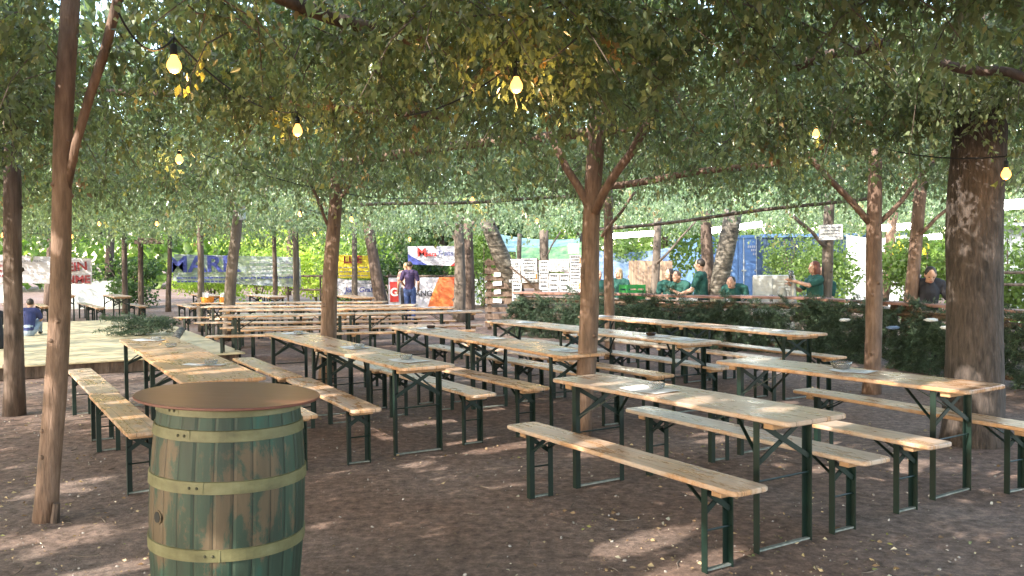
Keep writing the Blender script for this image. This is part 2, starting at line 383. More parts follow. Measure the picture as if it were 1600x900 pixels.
# ------------------------------------------------------------------ light
SUN_EL, TRAV = R(31), Vector((.76, .65))
TRAV.normalize()
sd = Vector((TRAV.x*math.cos(SUN_EL), TRAV.y*math.cos(SUN_EL), -math.sin(SUN_EL)))
w = bpy.data.worlds.new('World'); scn.world = w; w.use_nodes = True
nt = w.node_tree; bg = nt.nodes['Background']
sky = nt.nodes.new('ShaderNodeTexSky'); sky.sky_type = 'NISHITA'; sky.sun_disc = False
sky.sun_elevation = SUN_EL; sky.sun_rotation = math.atan2(-TRAV.x, -TRAV.y); sky.air_density = 1.; sky.dust_density = 1.2; sky.ozone_density = 1.
tn_ = N(nt, 'ShaderNodeMix', data_type='RGBA', blend_type='MULTIPLY'); tn_.inputs[0].default_value = 1; tn_.inputs[7].default_value = (1.06, .98, .87, 1); nt.links.new(sky.outputs[0], tn_.inputs[6]); nt.links.new(tn_.outputs[2], bg.inputs[0]); bg.inputs[1].default_value = SKY_STRENGTH = 1.05
sl = bpy.data.lights.new('sun', 'SUN'); sl.energy = 11.0; sl.angle = R(.5); sl.color = (1, .92, .79)
so = link(bpy.data.objects.new('sun', sl)); so.rotation_euler = sd.to_track_quat('-Z', 'Y').to_euler()
scn.view_settings.view_transform = 'Standard'; scn.view_settings.look = 'None'; scn.view_settings.exposure = 0
cy = scn.cycles
cy.max_bounces = 8; cy.diffuse_bounces = 5; cy.glossy_bounces = 3; cy.transmission_bounces = 4; cy.transparent_max_bounces = 8
cy.use_denoising = True; cy.sample_clamp_indirect = 6; cy.caustics_reflective = False; cy.caustics_refractive = False

# ------------------------------------------------------------------ ground
def ground_h(x, y):
    near = np.clip(1 - np.abs(y-9)/16, 0, 1)
    return near*(.012*noise2(x, y, 1.1, 3) + .006*noise2(x, y, 4.3, 4)) - .004
def build_ground():
    xs = np.concatenate([[-600, -250, -120, -70, -45, -30, -22, -17], np.arange(-14, 14.01, .16), [17, 22, 30, 45, 70, 120, 250, 600]])
    ys = np.concatenate([[-300, -100, -40, -20, -10, -4, 0, 1.5], np.arange(2.6, 20, .16), [21, 23, 26, 30, 36, 45, 60, 90, 150, 300, 700]])
    X, Y = np.meshgrid(xs, ys); Z = ground_h(X, Y)
    V = np.stack([X, Y, Z], -1).reshape(-1, 3); nx = len(xs)
    i, j = np.meshgrid(np.arange(nx-1), np.arange(len(ys)-1)); a = (j*nx+i).ravel()
    me = fast_mesh('ground', V, np.stack([a, a+1, a+nx+1, a+nx], 1), None, ('ground',))
    for p in me.polygons: p.use_smooth = True
    o = link(bpy.data.objects.new('ground', me)); o['kind'] = 'structure'
build_ground()
def litter():
    n = 13000
    t = rng.random(n); y = 2.8 + 16*t**1.5; x = (rng.random(n)*2-1)*(y*.62+1)
    keep = noise2(x, y, 1.5, 21) + .5*noise2(x, y, 5., 22) + rng.normal(size=n)*.35 > .15
    x, y = x[keep], y[keep]; n = len(x)
    P = np.stack([x, y, ground_h(x, y)+.006+rng.random(n)*.006], 1)
    a = rng.random(n)*6.28; D = np.stack([np.cos(a), np.sin(a), rng.normal(size=n)*.12+.05], 1)
    pal = np.array([[.30, .21, .12], [.42, .33, .20], [.20, .12, .06], [.52, .46, .36], [.22, .22, .07]])
    C = pal[rng.choice(5, n, p=[.28, .26, .24, .14, .08])]*(.7+.6*rng.random((n, 1)))
    Ln = .010+.034*rng.random(n)**2.4
    V, Fq, Cc = leaf_geo(P, D, Ln, Ln*(.45+.3*rng.random(n)), C, .2)
    V[:, 2] = np.maximum(V[:, 2], np.repeat(P[:, 2]-.004, 4))
    o = link(bpy.data.objects.new('leaf_litter', fast_mesh('leaf_litter', V, Fq, Cc, ('litter',))))
    tag(o, 'dry fallen leaves scattered over the brown dirt', 'leaf litter', kind='stuff')
    bm = B()
    for k in range(1500):
        yy = 2.9 + 11*random.random()**1.6; xx = (random.random()*2-1)*(yy*.6+.6)
        r = .003 + .009*random.random()**3
        g = bmesh.ops.create_icosphere(bm, subdivisions=1, radius=r)
        z = float(ground_h(np.array(xx), np.array(yy)))
        bmesh.ops.transform(bm, matrix=Matrix.Translation((xx, yy, z+r*.25)) @ Euler((random.random()*3, random.random()*3, 0)).to_matrix().to_4x4() @ Matrix.Diagonal((1.3, .9, .6, 1)), verts=g['verts'])
    o = obj('pebbles', bm, plain('grey_pebble', (.32, .29, .27), .8, var=.4, nscale=3)); tag(o, 'small grey pebbles strewn over the dirt', 'pebbles', kind='stuff')
    bm = B()
    for k in range(90):
        yy = 3 + 9*random.random()**1.5; xx = (random.random()*2-1)*(yy*.58)
        a = random.random()*6.28; l = .05+.13*random.random(); d = Vector((math.cos(a), math.sin(a), 0)); e = Vector((-d.y, d.x, 0))*l*random.uniform(-.2, .2)
        z = float(ground_h(np.array(xx), np.array(yy)))+.006; c = Vector((xx, yy, z))
        tube(bm, [c-d*l/2, c+e, c+d*l/2], [.0035, .0035, .002], 5)
    o = obj('twigs', bm, 'barkgrey'); tag(o, 'thin dry twigs lying about the dirt', 'twigs', kind='stuff')
litter()

# ------------------------------------------------------------------ beer tables and benches
def make_set(name, L, W, H, kind):
    t = bpy.data.objects.new(name, None); link(t); t.empty_display_size = .1
    T = .028
    obj('tabletop' if kind == 'T' else 'seat', slab(B(), L, W, T, .045 if kind == 'T' else .035, H-T), 'table' if kind == 'T' else 'bench', t)
    inset = .25; ly = W/2-.032
    bat = B(); box(bat, (0, 0, 0), (.07, W-.06, .036), bev=.004); bat_o = None
    for sx in (-1, 1):
        xb = sx*(L/2-.17)
        b = B(); box(b, (xb, 0, H-T-.0185), (.07, W-.07, .036), bev=.004); obj('batten', b, 'batten', t)
        xl = sx*(L/2-inset)
        for sy in (-1, 1):
            b = B(); zt = H-T-.002
            box(b, (xl, sy*ly, zt/2), (.042, .005, zt)); box(b, (xl-sx*.0185, sy*(ly-.0195), zt/2), (.005, .034, zt))
            obj('leg', b, 'green', t)
        hi, lo = H-T-.03, H-T-(.25 if kind == 'T' else .14)
        b = B(); bar(b, (xl-sx*.006, -ly+.006, lo), (xl-sx*.006, ly*.80, hi), .007, .030); bar(b, (xl+sx*.004, ly-.006, lo), (xl+sx*.004, -ly*.80, hi), .007, .030)
        obj('cross_brace', b, 'green', t)
        zs = .40 if kind == 'T' else .22
        b = B(); tube(b, [(xl, -ly, zs), (xl, ly, zs)], .006, 6); obj('stretcher', b, 'green', t)
        b = B(); box(b, (xl, 0, .014), (.026, 2*ly-.012, .010)); obj('foot_bar', b, 'rod', t)
        b = B()
        for sy in (-1, 1):
            bar(b, (xl-sx*.004, sy*(ly-.03), lo+.02), (xl-sx*(.34 if kind == 'T' else .22), sy*.03, H-T-.012), .02, .007)
        obj('folding_strut', b, 'green', t)
    return t
protoT = make_set('beer_table', 2.2, .5, .77, 'T'); protoW = make_set('beer_table', 2.2, .62, .77, 'T'); protoB = make_set('beer_bench', 2.2, .25, .48, 'B')
used = set()
def place(proto, x, y, a, label, group, z=0., tilt=0.):
    if id(proto) not in used: o = proto; used.add(id(proto))
    else: o = copy_tree(proto)
    o.location = (x, y, z); o.rotation_euler = (0, tilt, a)
    tag(o, label, 'table' if proto is not protoB else 'bench', group); return o
GT, GB = 'beer tables standing in rows on the dirt', 'beer benches standing along the tables'
tables = {}
for k, p, x, y, a, lab in (
 ('T1', protoT, 1.075, 5.671, -1.009, 'big foreground beer table in front of the forked centre post, paper and ashtray on it'),
 ('T7', protoT, 2.531, 6.702, -.987, 'beer table just in front of the thick dark tree trunk, glass bowl on it'),
 ('T2b', protoT, -1.248, 8.224, -1.039, 'shiny beer table with its near end right of the barrel, paper by that end'),
 ('T2a', protoT, -2.35, 10.14, -1.056, 'beer table running up to the slim post left of centre, stage corner beside it'),
 ('T3b', protoW, -2.698, 7.526, -1.052, 'broad beer table directly behind the barrel top, sun stripes across it'),
 ('T3a', protoW, -3.80, 9.48, -1.05, 'broad beer table with its far end by the spruce boughs on the stage'),
 ('T4b', protoT, .139, 9.039, -1.075, 'beer table whose near end passes behind the forked centre post'),
 ('T4a', protoT, -.925, 10.98, -1.066, 'reddish beer table in the middle, brown ashtray on a paper near its far end'),
 ('T5b', protoT, 1.466, 10.114, -1.05, 'beer table right of the forked centre post with a brown ashtray on it'),
 ('T5a', protoT, .36, 12.02, -1.03, 'beer table starting below the slatted fence of newspapers'),
 ('T6b', protoT, 2.881, 10.932, -1.046, 'beer table closest to the bough-covered bar counter, its near end free'),
 ('T6a', protoT, 1.77, 12.85, -1.046, 'beer table next to the bough-covered counter, partly hidden by the centre post'),
):
    tables[k] = (x, y, a); place(p, x, y, a, lab, GT)
for x, y, a, lab in (
 (.625, 5.317, -1.020, 'frontmost beer bench, whole length visible on the open dirt'),
 (1.530, 5.947, -1.036, 'beer bench seen under and behind the foreground table with the paper'),
 (2.091, 6.350, -1.042, 'beer bench with a sunlit rounded end, between the foreground table and the trunk table'),
 (3.078, 6.803, -1.083, 'beer bench behind the trunk table, running out past the thick trunk'),
 (-1.658, 7.869, -1.085, 'worn beer bench ending right of the barrel with a green sunlit leg'),
 (-2.80, 9.88, -1.054, 'beer bench running from the stage corner toward the barrel'),
 (-3.122, 6.985, -1.014, 'pale worn beer bench touching the left side of the barrel, sun stripe across it'),
 (-4.29, 8.90, -1.015, 'beer bench at the front edge of the stage, left of the broad tables'),
 (-2.139, 7.568, -1.046, 'beer bench mostly hidden by the barrel, its tip showing right of it'),
 (-3.27, 9.48, -1.046, 'beer bench mostly hidden under the broad table with the boughs behind it'),
 (-.792, 8.576, -1.047, 'orange-toned beer bench on the right of the shiny table beside the barrel'),
 (-1.93, 10.50, -1.045, 'beer bench reaching back from the shiny table to the slim post'),
 (-.317, 8.913, -1.038, 'beer bench on the left of the table that passes behind the centre post'),
 (-1.44, 10.82, -1.04, 'beer bench hidden under the left edge of the reddish table'),
 (-.585, 11.321, -1.046, 'pale beer bench on the far right side of the reddish table'),
 (.54, 9.40, -1.046, 'beer bench leading up behind the forked centre post from its left'),
 (.976, 9.706, -1.039, 'beer bench coming out right behind the forked centre post'),
 (-.14, 11.62, -1.04, 'beer bench left of the table below the newspaper fence'),
 (1.727, 10.304, -1.052, 'beer bench on the right of the table with the brown ashtray'),
 (.62, 12.24, -1.05, 'beer bench in shade right of the table below the newspaper fence'),
 (2.500, 11.06, -1.050, 'beer bench on the near side of the table closest to the counter'),
 (1.40, 12.97, -1.05, 'beer bench in the shade below the counter, left of the table next to it'),
 (3.33, 11.20, -1.11, 'beer bench hard against the bough-covered counter, its near end free'),
 (2.30, 13.18, -1.08, 'beer bench against the counter, hidden behind the table next to it'),
):
    place(protoB, x, y, a, lab, GB)
rows = ((( -1.62, 15.30), .16, 15.1, 'nearest'), ((-2.2, 16.75), .02, 16.7, 'second'), ((-3.05, 18.0), -.05, 18.1, 'third'), ((-3.9, 19.6), -.10, 19.9, 'fourth'))
for (x, y), a, _, w_ in rows:
    u = Vector((math.cos(a), math.sin(a))); n = Vector((-u.y, u.x))
    for k, side in ((0, 'right'), (1, 'left')):
        c = Vector((x, y)) - u*2.21*k
        place(protoT, c.x, c.y, a, f'{side} table of the {w_} crosswise row below the far banners', 'crosswise tables in the back')
        for s, w2 in ((-1, 'near'), (1, 'far')):
            d = c + n*s*.58 + u*random.uniform(-.2, .2)
            place(protoB, d.x, d.y, a+random.uniform(-.02, .02), f'bench on the {w2} side of the {side} table, {w_} crosswise row', 'crosswise benches in the back')
far = ((-8.7, 25., -1.05, 'table beneath the left half of the blue mesh banner', 'blue mesh banner, left half'), (-6.7, 23.9, -1.02, 'table beneath the right half of the blue mesh banner', 'blue mesh banner, right half'),
       (-4.1, 22.6, -1.1, 'table in front of the white and yellow banners', 'white and yellow banners'),
       (-11.35, 25.2, -1.0, 'table right of the lettered white banner, by the bird house post', 'bird house post'), (-13.4, 26.2, -1.0, 'table below the right end of the lettered white banner', 'lettered white banner, right end'), (-15.6, 26.0, -1.0, 'table below the left part of the lettered white banner', 'lettered white banner, left part'))
for x, y, a, lab, w_ in far:
    place(protoT, x, y, a, 'dark far beer ' + lab, 'far tables at the back edge')
    n = Vector((-math.sin(a), math.cos(a)))
    for s, sw in ((-.62, 'left'), (.62, 'right')):
        place(protoB, x+n.x*s+random.uniform(-.1, .1), y+n.y*s, a, f'dark far bench on the {sw} of the table by the {w_}', 'far benches at the back edge')

# papers, ashtrays and bowls on tables
def sheet(name, w_, h, label, x, y, z, rz, cat='paper', group='papers lying on tables', curl=.006):
    bm = B(); nx = 6; vs = []
    for i in range(nx+1):
        for j in range(3):
            u, v = i/nx-.5, j/2-.5
            vs.append(bm.verts.new((u*w_, v*h, .001 + curl*abs(u*2)**3 + .002*math.sin(9*u))))
    for i in range(nx):
        for j in range(2): bm.faces.new((vs[i*3+j], vs[(i+1)*3+j], vs[(i+1)*3+j+1], vs[i*3+j+1]))
    o = obj(name, bm, 'paper'); o.location = (x, y, z); o.rotation_euler = (0, 0, rz)
    tx = B()
    for k in range(5): box(tx, (random.uniform(-.02, .02), h*(.32-.15*k), .0032+curl*.15), (w_*.55*random.uniform(.6, 1), h*.025, .0008))
    obj('print', tx, 'inkgrey', o)
    return tag(o, label, cat, group)
def ashtray(label, x, y, z, m='glass', r=.055):
    bm = B(); lathe(bm, [(r*.8, 0), (r, .012), (r*1.05, .034), (r*.92, .036), (r*.74, .012), (r*.3, .010)], 18)
    o = obj('ashtray', bm, m, smooth=False); o.location = (x, y, z); return tag(o, label, 'ashtray', 'ashtrays on tables')
def on_table(k, along, across):
    x, y, a = tables[k]; return x+along*math.cos(a)-across*math.sin(a), y+along*math.sin(a)+across*math.cos(a), .771, a
def paper_on(k, al, ac, label, rot=.1, w_=.30, h=.21):
    x, y, z, a = on_table(k, al, ac); sheet('paper_sheet', w_, h, label, x, y, z, a+rot)
def ash_on(k, al, ac, label, m='glass'):
    x, y, z, a = on_table(k, al, ac); ashtray(label, x, y, z+.006, m)
paper_on('T1', -.22, -.06, 'white menu sheet on the foreground beer table', .1, .34, .24); ash_on('T1', -.24, .02, 'clear ashtray on the paper of the foreground table')
paper_on('T7', .05, .05, 'white sheet under the bowl on the table by the thick trunk', .2)
x, y, z, a = on_table('T7', -.08, .08)
bm = B(); lathe(bm, [(.05, 0), (.06, .004), (.085, .055), (.082, .056), (.056, .008)], 20); o = obj('glass_bowl', bm, 'glass', smooth=True); o.location = (x, y, z+.004); tag(o, 'clear glass bowl on the table in front of the thick trunk', 'bowl')
paper_on('T2b', .62, .03, 'white sheet near the free end of the shiny table', .15, .34, .24); ash_on('T2b', .50, .05, 'clear ashtray at the free end of the shiny table')
paper_on('T2b', -.78, .05, 'white sheet where the shiny table meets the next one', .1); ash_on('T2b', -.72, .07, 'clear ashtray by the joint of the shiny table row')
paper_on('T2a', -.72, .04, 'white sheet at the far end of the table near the stage corner', .4); ash_on('T2a', -.62, .05, 'clear ashtray at the far end near the stage corner')
paper_on('T3b', .0, .05, 'folded white paper on the broad table behind the barrel', .9, .36, .12); ash_on('T3b', .02, .10, 'clear ashtray beside the folded paper on the broad table')
paper_on('T3a', -.72, -.02, 'white sheet on the broad table by the spruce boughs', .8, .36, .2); ash_on('T3a', -.66, .04, 'clear ashtray on the sheet by the spruce boughs')
ash_on('T3a', .35, .05, 'clear ashtray alone in the middle of the broad table row')
paper_on('T4a', -.45, .06, 'white sheet under the brown ashtray of the reddish table', .2); ash_on('T4a', -.42, .08, 'brown ashtray on the reddish table', 'brownglass')
paper_on('T4b', -.9, .08, 'white sheet at the joint behind the reddish table', .1)
paper_on('T4b', .72, .06, 'white sheet at the table end just left of the forked centre post', .2, .34, .24)
ash_on('T5b', .18, .02, 'brown ashtray right of the forked centre post', 'brownglass'); paper_on('T5b', .24, .05, 'white sheet behind the brown ashtray right of the centre post', .1)
paper_on('T5b', .78, .06, 'white sheet at the near end of the table right of the centre post', .1, .34, .24)
paper_on('T5a', -.35, .04, 'white sheet on the table below the newspaper fence', .1)
for al, w_ in ((-.75, 'left'), (.05, 'middle'), (.6, 'right')): paper_on('T6b' if al > -.5 else 'T6a', al, .05, f'{w_} one of the white sheets on the table along the counter', .1, .24, .16)
for i, ((x, y), a, _, w_) in enumerate(rows):
    for k, s in ((.6, 'right'), (-1.6, 'left')):
        xx, yy = x+k*math.cos(a), y+k*math.sin(a); sheet('paper_sheet', .28, .2, f'white sheet on the {s} part of the {w_} crosswise row', xx, yy, .771, a+.2)
# orange baskets on the fourth row
for k, (px, s) in enumerate(((322, .30), (345, .18))):
    p = gz(px, 473, .77); t = thing('basket', ('larger orange basket with white napkins on a far table', 'smaller orange basket beside the larger one')[k], 'basket', (p.x, 19.85+.0*k, .772), 0, 'orange baskets')
    b = B(); lathe(b, [(s*.42, 0), (s*.5, .12), (s*.47, .12), (s*.4, .01)], 14); obj('bowl', b, 'orange', t)
    b = B()
    for q in range(5): box(b, (random.uniform(-.2, .2)*s, random.uniform(-.2, .2)*s, .12+random.random()*.05), (.1, .004, .12), random.random()*3)
    obj('napkins', b, 'white', t)

# ------------------------------------------------------------------ barrel bar table
def barrel():
    c = Vector((-1.285, 3.86, 0)); t = thing('barrel_table', 'old green wooden barrel with a round brown top used as a bar table', 'barrel table', c)
    t.rotation_euler = (R(-.3), R(2.0), R(0))
    H = 1.052
    def rad(z): q = (z/H-.58)/.42; return .329 - .034*q*q if q > 0 else .329-.044*(q/1.38)**2
    rivm = plain('dark_rivet', (.06, .055, .03), .6)
    ns = 26; n = ns*6
    prof = [(rad(z), z) for z in np.linspace(0, H, 25)]
    obj('stave_body', lathe(B(), prof, n, lambda k, n: 1 - (.011 if k % 6 == 0 else .0) - .003*((k//6*7) % 5)/5), 'barrel', t)
    for i, (z0, h) in enumerate(((1.010, .042), (.912, .047), (.702, .052), (.425, .052), (.190, .05), (.0, .04))):
        b = B(); 
        lathe(b, [(rad(z0)+.001, z0), (rad(z0)+.006, z0+.002), (rad(z0+h)+.006, z0+h-.002), (rad(z0+h)+.001, z0+h)], 72)
        hp = obj('hoop', b, 'hoop', t, smooth=False)
        for k, an in enumerate((236, 241.5)):
            b = B(); a = R(an + 12*i); zz = z0+h*.5; r = rad(zz)+.006
            g = bmesh.ops.create_uvsphere(b, u_segments=8, v_segments=5, radius=.0065)
            bmesh.ops.transform(b, matrix=Matrix.Translation((r*math.cos(a), r*math.sin(a), zz)) , verts=g['verts'])
            obj('rivet', b, rivm, hp)
        b = B(); a = R(246+12*i); box(b, ((rad(z0+h/2)+.0065)*math.cos(a), (rad(z0+h/2)+.0065)*math.sin(a), z0+h/2), (.003, .004, h*.96), a)
        obj('joint', b, 'hoop', hp)
    a = R(270-40); zz = .585; r = rad(zz)
    b = B(); 
    d = Vector((math.cos(a), math.sin(a), 0)); 
    tube(b, [d*(r-.02)+Vector((0, 0, zz)), d*(r+.0035)+Vector((0, 0, zz))], .030, 20); obj('bung_rim', b, 'barrel', t)
    b = B(); tube(b, [d*(r-.01)+Vector((0, 0, zz)), d*(r+.0055)+Vector((0, 0, zz))], .0225, 16); obj('bung_hole', b, 'black', t)  # raised black disc, the hole's inner darkness put into its colour
    b = B(); lathe(b, [(.388, 1.054), (.392, 1.057), (.392, 1.064), (.389, 1.066)], 96); q = obj('round_top', b, 'disc', t); q.rotation_euler = (0, R(.9), 0); q.location = (-.022, 0, 0)
barrel()

# ------------------------------------------------------------------ posts, trunks and poles
def trunk_pts(a, b, n=9, wob=.02, seed=0):
    rnd = random.Random(seed); a, b = Vector(a), Vector(b); x, y = frame_from(b-a); out = []
    p1, p2 = rnd.random()*6, rnd.random()*6
    for i in range(n):
        t = i/(n-1); out.append(a.lerp(b, t) + (x*math.sin(t*5+p1)+y*math.sin(t*4+p2))*wob*math.sin(math.pi*min(1, t*1.2+.0)))
    return out
def post(label, base, top, r0_, r1_, m, limbs=(), name='support_post', wob=.02, seed=0, n=9, knots=6, sides=14, cat='post', flare=1.15, group='support posts under the leaf roof'):
    base, top = Vector(base), Vector(top)
    t = thing(name, label, cat, (base.x, base.y, 0), 0, group); o = Vector((base.x, base.y, 0))
    pts = trunk_pts(base-o, top-o, n, wob, seed)
    rad = [r0_ + (r1_-r0_)*i/(n-1) for i in range(n)]; rad[0] *= flare
    b = B(); tube(b, pts, rad, sides, True, .07, seed)
    rnd = random.Random(seed+5)
    for k in range(knots):
        i = rnd.randrange(1, n-1); a = rnd.random()*6.28; d = Vector((math.cos(a), math.sin(a), .35)); p = pts[i].lerp(pts[i+1], rnd.random())
        tube(b, [p+d*rad[i]*.7, p+d*(rad[i]*1.12)], [rad[i]*.32, rad[i]*.2], 7)
    obj('trunk', b, m, t, smooth=True)
    for k, (a, c, ra, rb) in enumerate(limbs):
        b = B(); tube(b, [q-o for q in trunk_pts(a, c, 6, .025, seed+k)], [ra+(rb-ra)*i/5 for i in range(6)], 10, True, .08, seed+k); obj('limb', b, m, t, smooth=True)
    return t
def zt(p, z): p = Vector(p); p.z = z; return p
g = gz
# left foreground post with a V limb and cut stub
pL = gz(70, 812); tL = gy(113, 5, 5.62)
t = post('reddish bare post in the left foreground with a V limb', zt(pL, -.05), zt(tL + Vector((.02, 0, 0)), 3.75), .070, .052, 'barkpink',
     [(gy(104, 300, 5.6), gy(203, -75, 5.42), .024, .032)], seed=3, wob=.03, n=14, knots=9, sides=18)
b = B(); o_ = Vector((pL.x, pL.y, 0)); q = gy(90, 800, 5.58)-o_; tube(b, [q-Vector((.02, 0, .08)), q+Vector((.0, -.01, .06))], [.03, .022], 8); obj('stub', b, 'barkdark', t)
post('dark rough trunk at the far left edge', zt(gz(22, 648), -.05), zt(gy(18, 150, 9.55), 3.3), .105, .085, 'barkdark', [(gy(20, 190, 9.5), gy(48, 110, 9.3), .05, .035), (gy(18, 200, 9.5), gy(-12, 130, 9.5), .05, .035)], seed=5)
post('slim forked post left of centre behind the shiny table', zt(gz(510, 596), -.05), zt(gy(527, 262, 12.1), 2.95), .115, .085, 'barkpink', [(gy(523, 322, 12.1), gy(556, 268, 12.0), .03, .022), (gy(516, 360, 12.1), gy(472, 262, 12.0), .022, .018)], seed=8)
post('stout pinkish centre post with two wide limbs', zt(gz(908, 678), -.05), zt(gy(934, 165, 8.25), 3.1), .092, .078, 'barkpink',
     [(gy(925, 338, 8.2), gy(862, 215, 8.3), .042, .030), (gy(930, 332, 8.15), gy(1024, 170, 7.6), .042, .034)], seed=13, knots=10, n=14, wob=.025, sides=18)
post('pink post with a slanting limb seen just right of the centre post', (1.6, 14.5, -.05), zt(gy(951, 320, 14.5), 2.9), .085, .075, 'barkpink', [(gy(940, 370, 14.4), gy(992, 300, 14.3), .03, .022)], seed=17)
post('brown forked post behind the trunk table', zt(gz(1362, 615), -.05), zt(gy(1368, 240, 10.5), 2.95), .105, .078, 'barkpink',
     [(gy(1360, 350, 10.5), gy(1258, 238, 10.5), .042, .034), (gy(1372, 350, 10.5), gy(1460, 252, 10.6), .032, .022)], seed=21, knots=9, n=12)
tb = post('very thick dark furrowed trunk at the right', zt(gz(1520, 692), -.1), gy(1536, 20, 7.8), .248, .200, 'barkbig', [], name='big_tree', seed=23, sides=28, n=16, wob=.02, knots=0, cat='tree', flare=1.12, group=None)
post('grey leaning post left of centre carrying a small box', zt(gz(354, 532), -.05), zt(gy(374, 318, 18.5), 3.), .12, .105, 'barkgrey', [(gy(352, 330, 18.4), gy(340, 300, 18.4), .03, .03)], seed=25)
p = gy(378, 334, 18.3); t = thing('nest_box', 'small grey box fixed high on the grey leaning post', 'box', p); b = B(); box(b, (0, 0, 0), (.12, .14, .26), bev=.01); obj('body', b, 'steel', t); b = B(); box(b, (0, -.01, .14), (.18, .2, .02), rot=Euler((.2, 0, 0)).to_matrix()); obj('lid', b, 'barkdark', t)
post('thin post near the blue mesh banner, second from the bird house post', zt(gz(316, 518), -.05), zt(gy(311, 322, 21.), 2.95), .085, .07, 'barkgrey', [], seed=26)
pb = zt(gz(220, 495), 0)
post('thin post carrying the flat cross board', (pb.x, pb.y, -.05), (pb.x+.05, pb.y, 2.5), .09, .08, 'barkdark', [], seed=27)
p = gy(233, 378, 27.3); t = thing('bird_house', 'flat dark feeder board on top of a thin far post', 'bird feeder', p); b = B(); box(b, (0, 0, 0), (.82, .3, .13), bev=.01); obj('tray', b, 'barkdark', t); b = B(); box(b, (0, 0, .1), (.5, .28, .05), bev=.01); obj('roof', b, 'oldwood', t)
for i, (a, lab) in enumerate((((263, 487, 266, 365, .09), 'thin far post left of the blue mesh banner'), ((196, 490, 194, 360, .10), 'thin dark far post right of the lettered banner'),
          ((464, 492, 461, 345, .11), 'far post at the right end of the blue mesh banner'), ((553, 492, 554, 350, .10), 'thin grey far post crossing the yellow banner'),
          ((430, 494, 428, 350, .08), 'thin dark far post crossing the blue mesh banner'))):
    px, py, qx, qy, r_ = a; bb = gz(px, py); tt = gy(qx, qy, bb.y); post(lab, zt(bb, -.05), zt(tt, 2.9), r_, r_*.8, 'barkgrey' if i in (2, 3) else 'barkdark', [], seed=30+i, sides=9)
bb = gz(600, 492); post('dark leaning trunk beside the white and yellow banners', zt(bb, -.05), gy(573, 340, bb.y), .22, .15, 'barkdark', [], name='tree_trunk', seed=37, cat='tree trunk')
bb = gz(718, 503); post('pale forked post in front of the red and orange banner', zt(bb, -.05), zt(gy(717, 335, bb.y), 3.), .17, .13, 'barkgrey', [(gy(720, 380, bb.y), gy(752, 330, bb.y), .05, .035), (gy(714, 378, bb.y), gy(694, 345, bb.y), .05, .03)], seed=38)
bb = gz(733, 500); post('darker rough trunk right behind the pale forked post', zt(bb, -.05), zt(gy(731, 335, bb.y), 3.), .14, .13, 'barkdark', [], seed=39)
post('mossy leaning trunk in front of the newspaper fence', zt(gz(828, 512), -.05), gy(760, 345, 20.8), .27, .17, 'birch', [], name='tree_trunk', seed=41, cat='tree trunk', group=None)
for c in bpy.data.objects:
    if c.get('label', '').startswith('mossy leaning'):
        b = B(); a0 = Vector((0, -.03, .05)); tube(b, [Vector((0, -.05, -.05)), Vector((-.22, -.03, .45)), Vector((-.42, 0, .85)), Vector((-.58, .03, 1.2))], [.30, .27, .25, .2], 12, True, .1, 4); obj('moss', b, 'moss', c, True)
post('birch trunk leaning among the people behind the counter', (3.75, 17.0, -.05), gy(1147, 330, 17.), .19, .16, 'birch', [], name='tree_trunk', seed=43, cat='tree trunk', group=None)
post('dark slim trunk left of the birch behind the counter', (3.95, 17.6, -.05), gy(1103, 330, 17.6), .13, .11, 'barkdark', [], seed=44)
post('grey pole behind the counter carrying the white notice', (5.5, 15.6, -.05), zt(gy(1297, 320, 15.6), 2.8), .105, .085, 'barkgrey', [(gy(1288, 385, 15.5), gy(1240, 338, 15.4), .035, .03)], seed=45)
post('pinkish post behind the counter near the thick trunk', (5.80, 13.0, -.05), zt(gy(1440, 300, 13.), 2.8), .11, .085, 'barkpink', [(gy(1438, 365, 12.9), gy(1500, 312, 12.7), .03, .025)], seed=46)
post('thin brown pole behind the brown forked post', (7.5, 18., -.05), zt(gy(1397, 350, 18.), 2.6), .10, .09, 'barkpink', [], seed=47)
post('thin pole above the board wall behind the counter', (3.3, 20.5, -.05), zt(gy(1028, 350, 20.5), 2.6), .10, .09, 'barkgrey', [(gy(1026, 412, 20.3), gy(1088, 345, 20.), .03, .02)], seed=48)
post('thin pole above the newspaper fence', (.78, 21.8, -.05), gy(850, 360, 21.8), .12, .11, 'barkgrey', [(gy(853, 402, 21.7), gy(876, 362, 21.7), .02, .02)], seed=49)
post('thin pole left of the newspaper fence top', (.10, 22.5, -.05), gy(812, 365, 22.5), .07, .06, 'barkgrey', [], seed=50)
def pole(label, a, b_, ra, rb, m, seed):
    a, b_ = Vector(a), Vector(b_); c = (a+b_)/2
    b = B(); tube(b, [q-c for q in trunk_pts(a, b_, 12, .04, seed)], [ra+(rb-ra)*i/11 for i in range(12)], 10, True, .08, seed)
    o = obj('roof_pole', b, m, smooth=True); o.location = c; tag(o, label, 'pole', 'poles carrying the leaf roof')
def ext(a, b_, s, t): a, b_ = Vector(a), Vector(b_); return a.lerp(b_, s), a.lerp(b_, t)
pole('thick reddish pole in the leaf roof left of the centre post', *ext(gy(600, 246, 10.), gy(745, 228, 9.3), -.5, 2.6), .055, .05, 'barkpink', 61)
pole('pale pole high over the bar counter', *ext(gy(1060, 344, 14.4), gy(1290, 318, 13.2), -.62, 1.3), .03, .026, 'barkgrey', 62)
pole('reddish pole over the tables right of the centre post', *ext(gy(995, 284, 11.), gy(1115, 268, 10.4), -.6, 1.8), .045, .04, 'barkpink', 63)
pole('dark pole under the leaves at the upper right', *ext(gy(1290, 92, 6.0), gy(1350, 75, 5.8), -.8, 1.6), .034, .03, 'barkdark', 64)
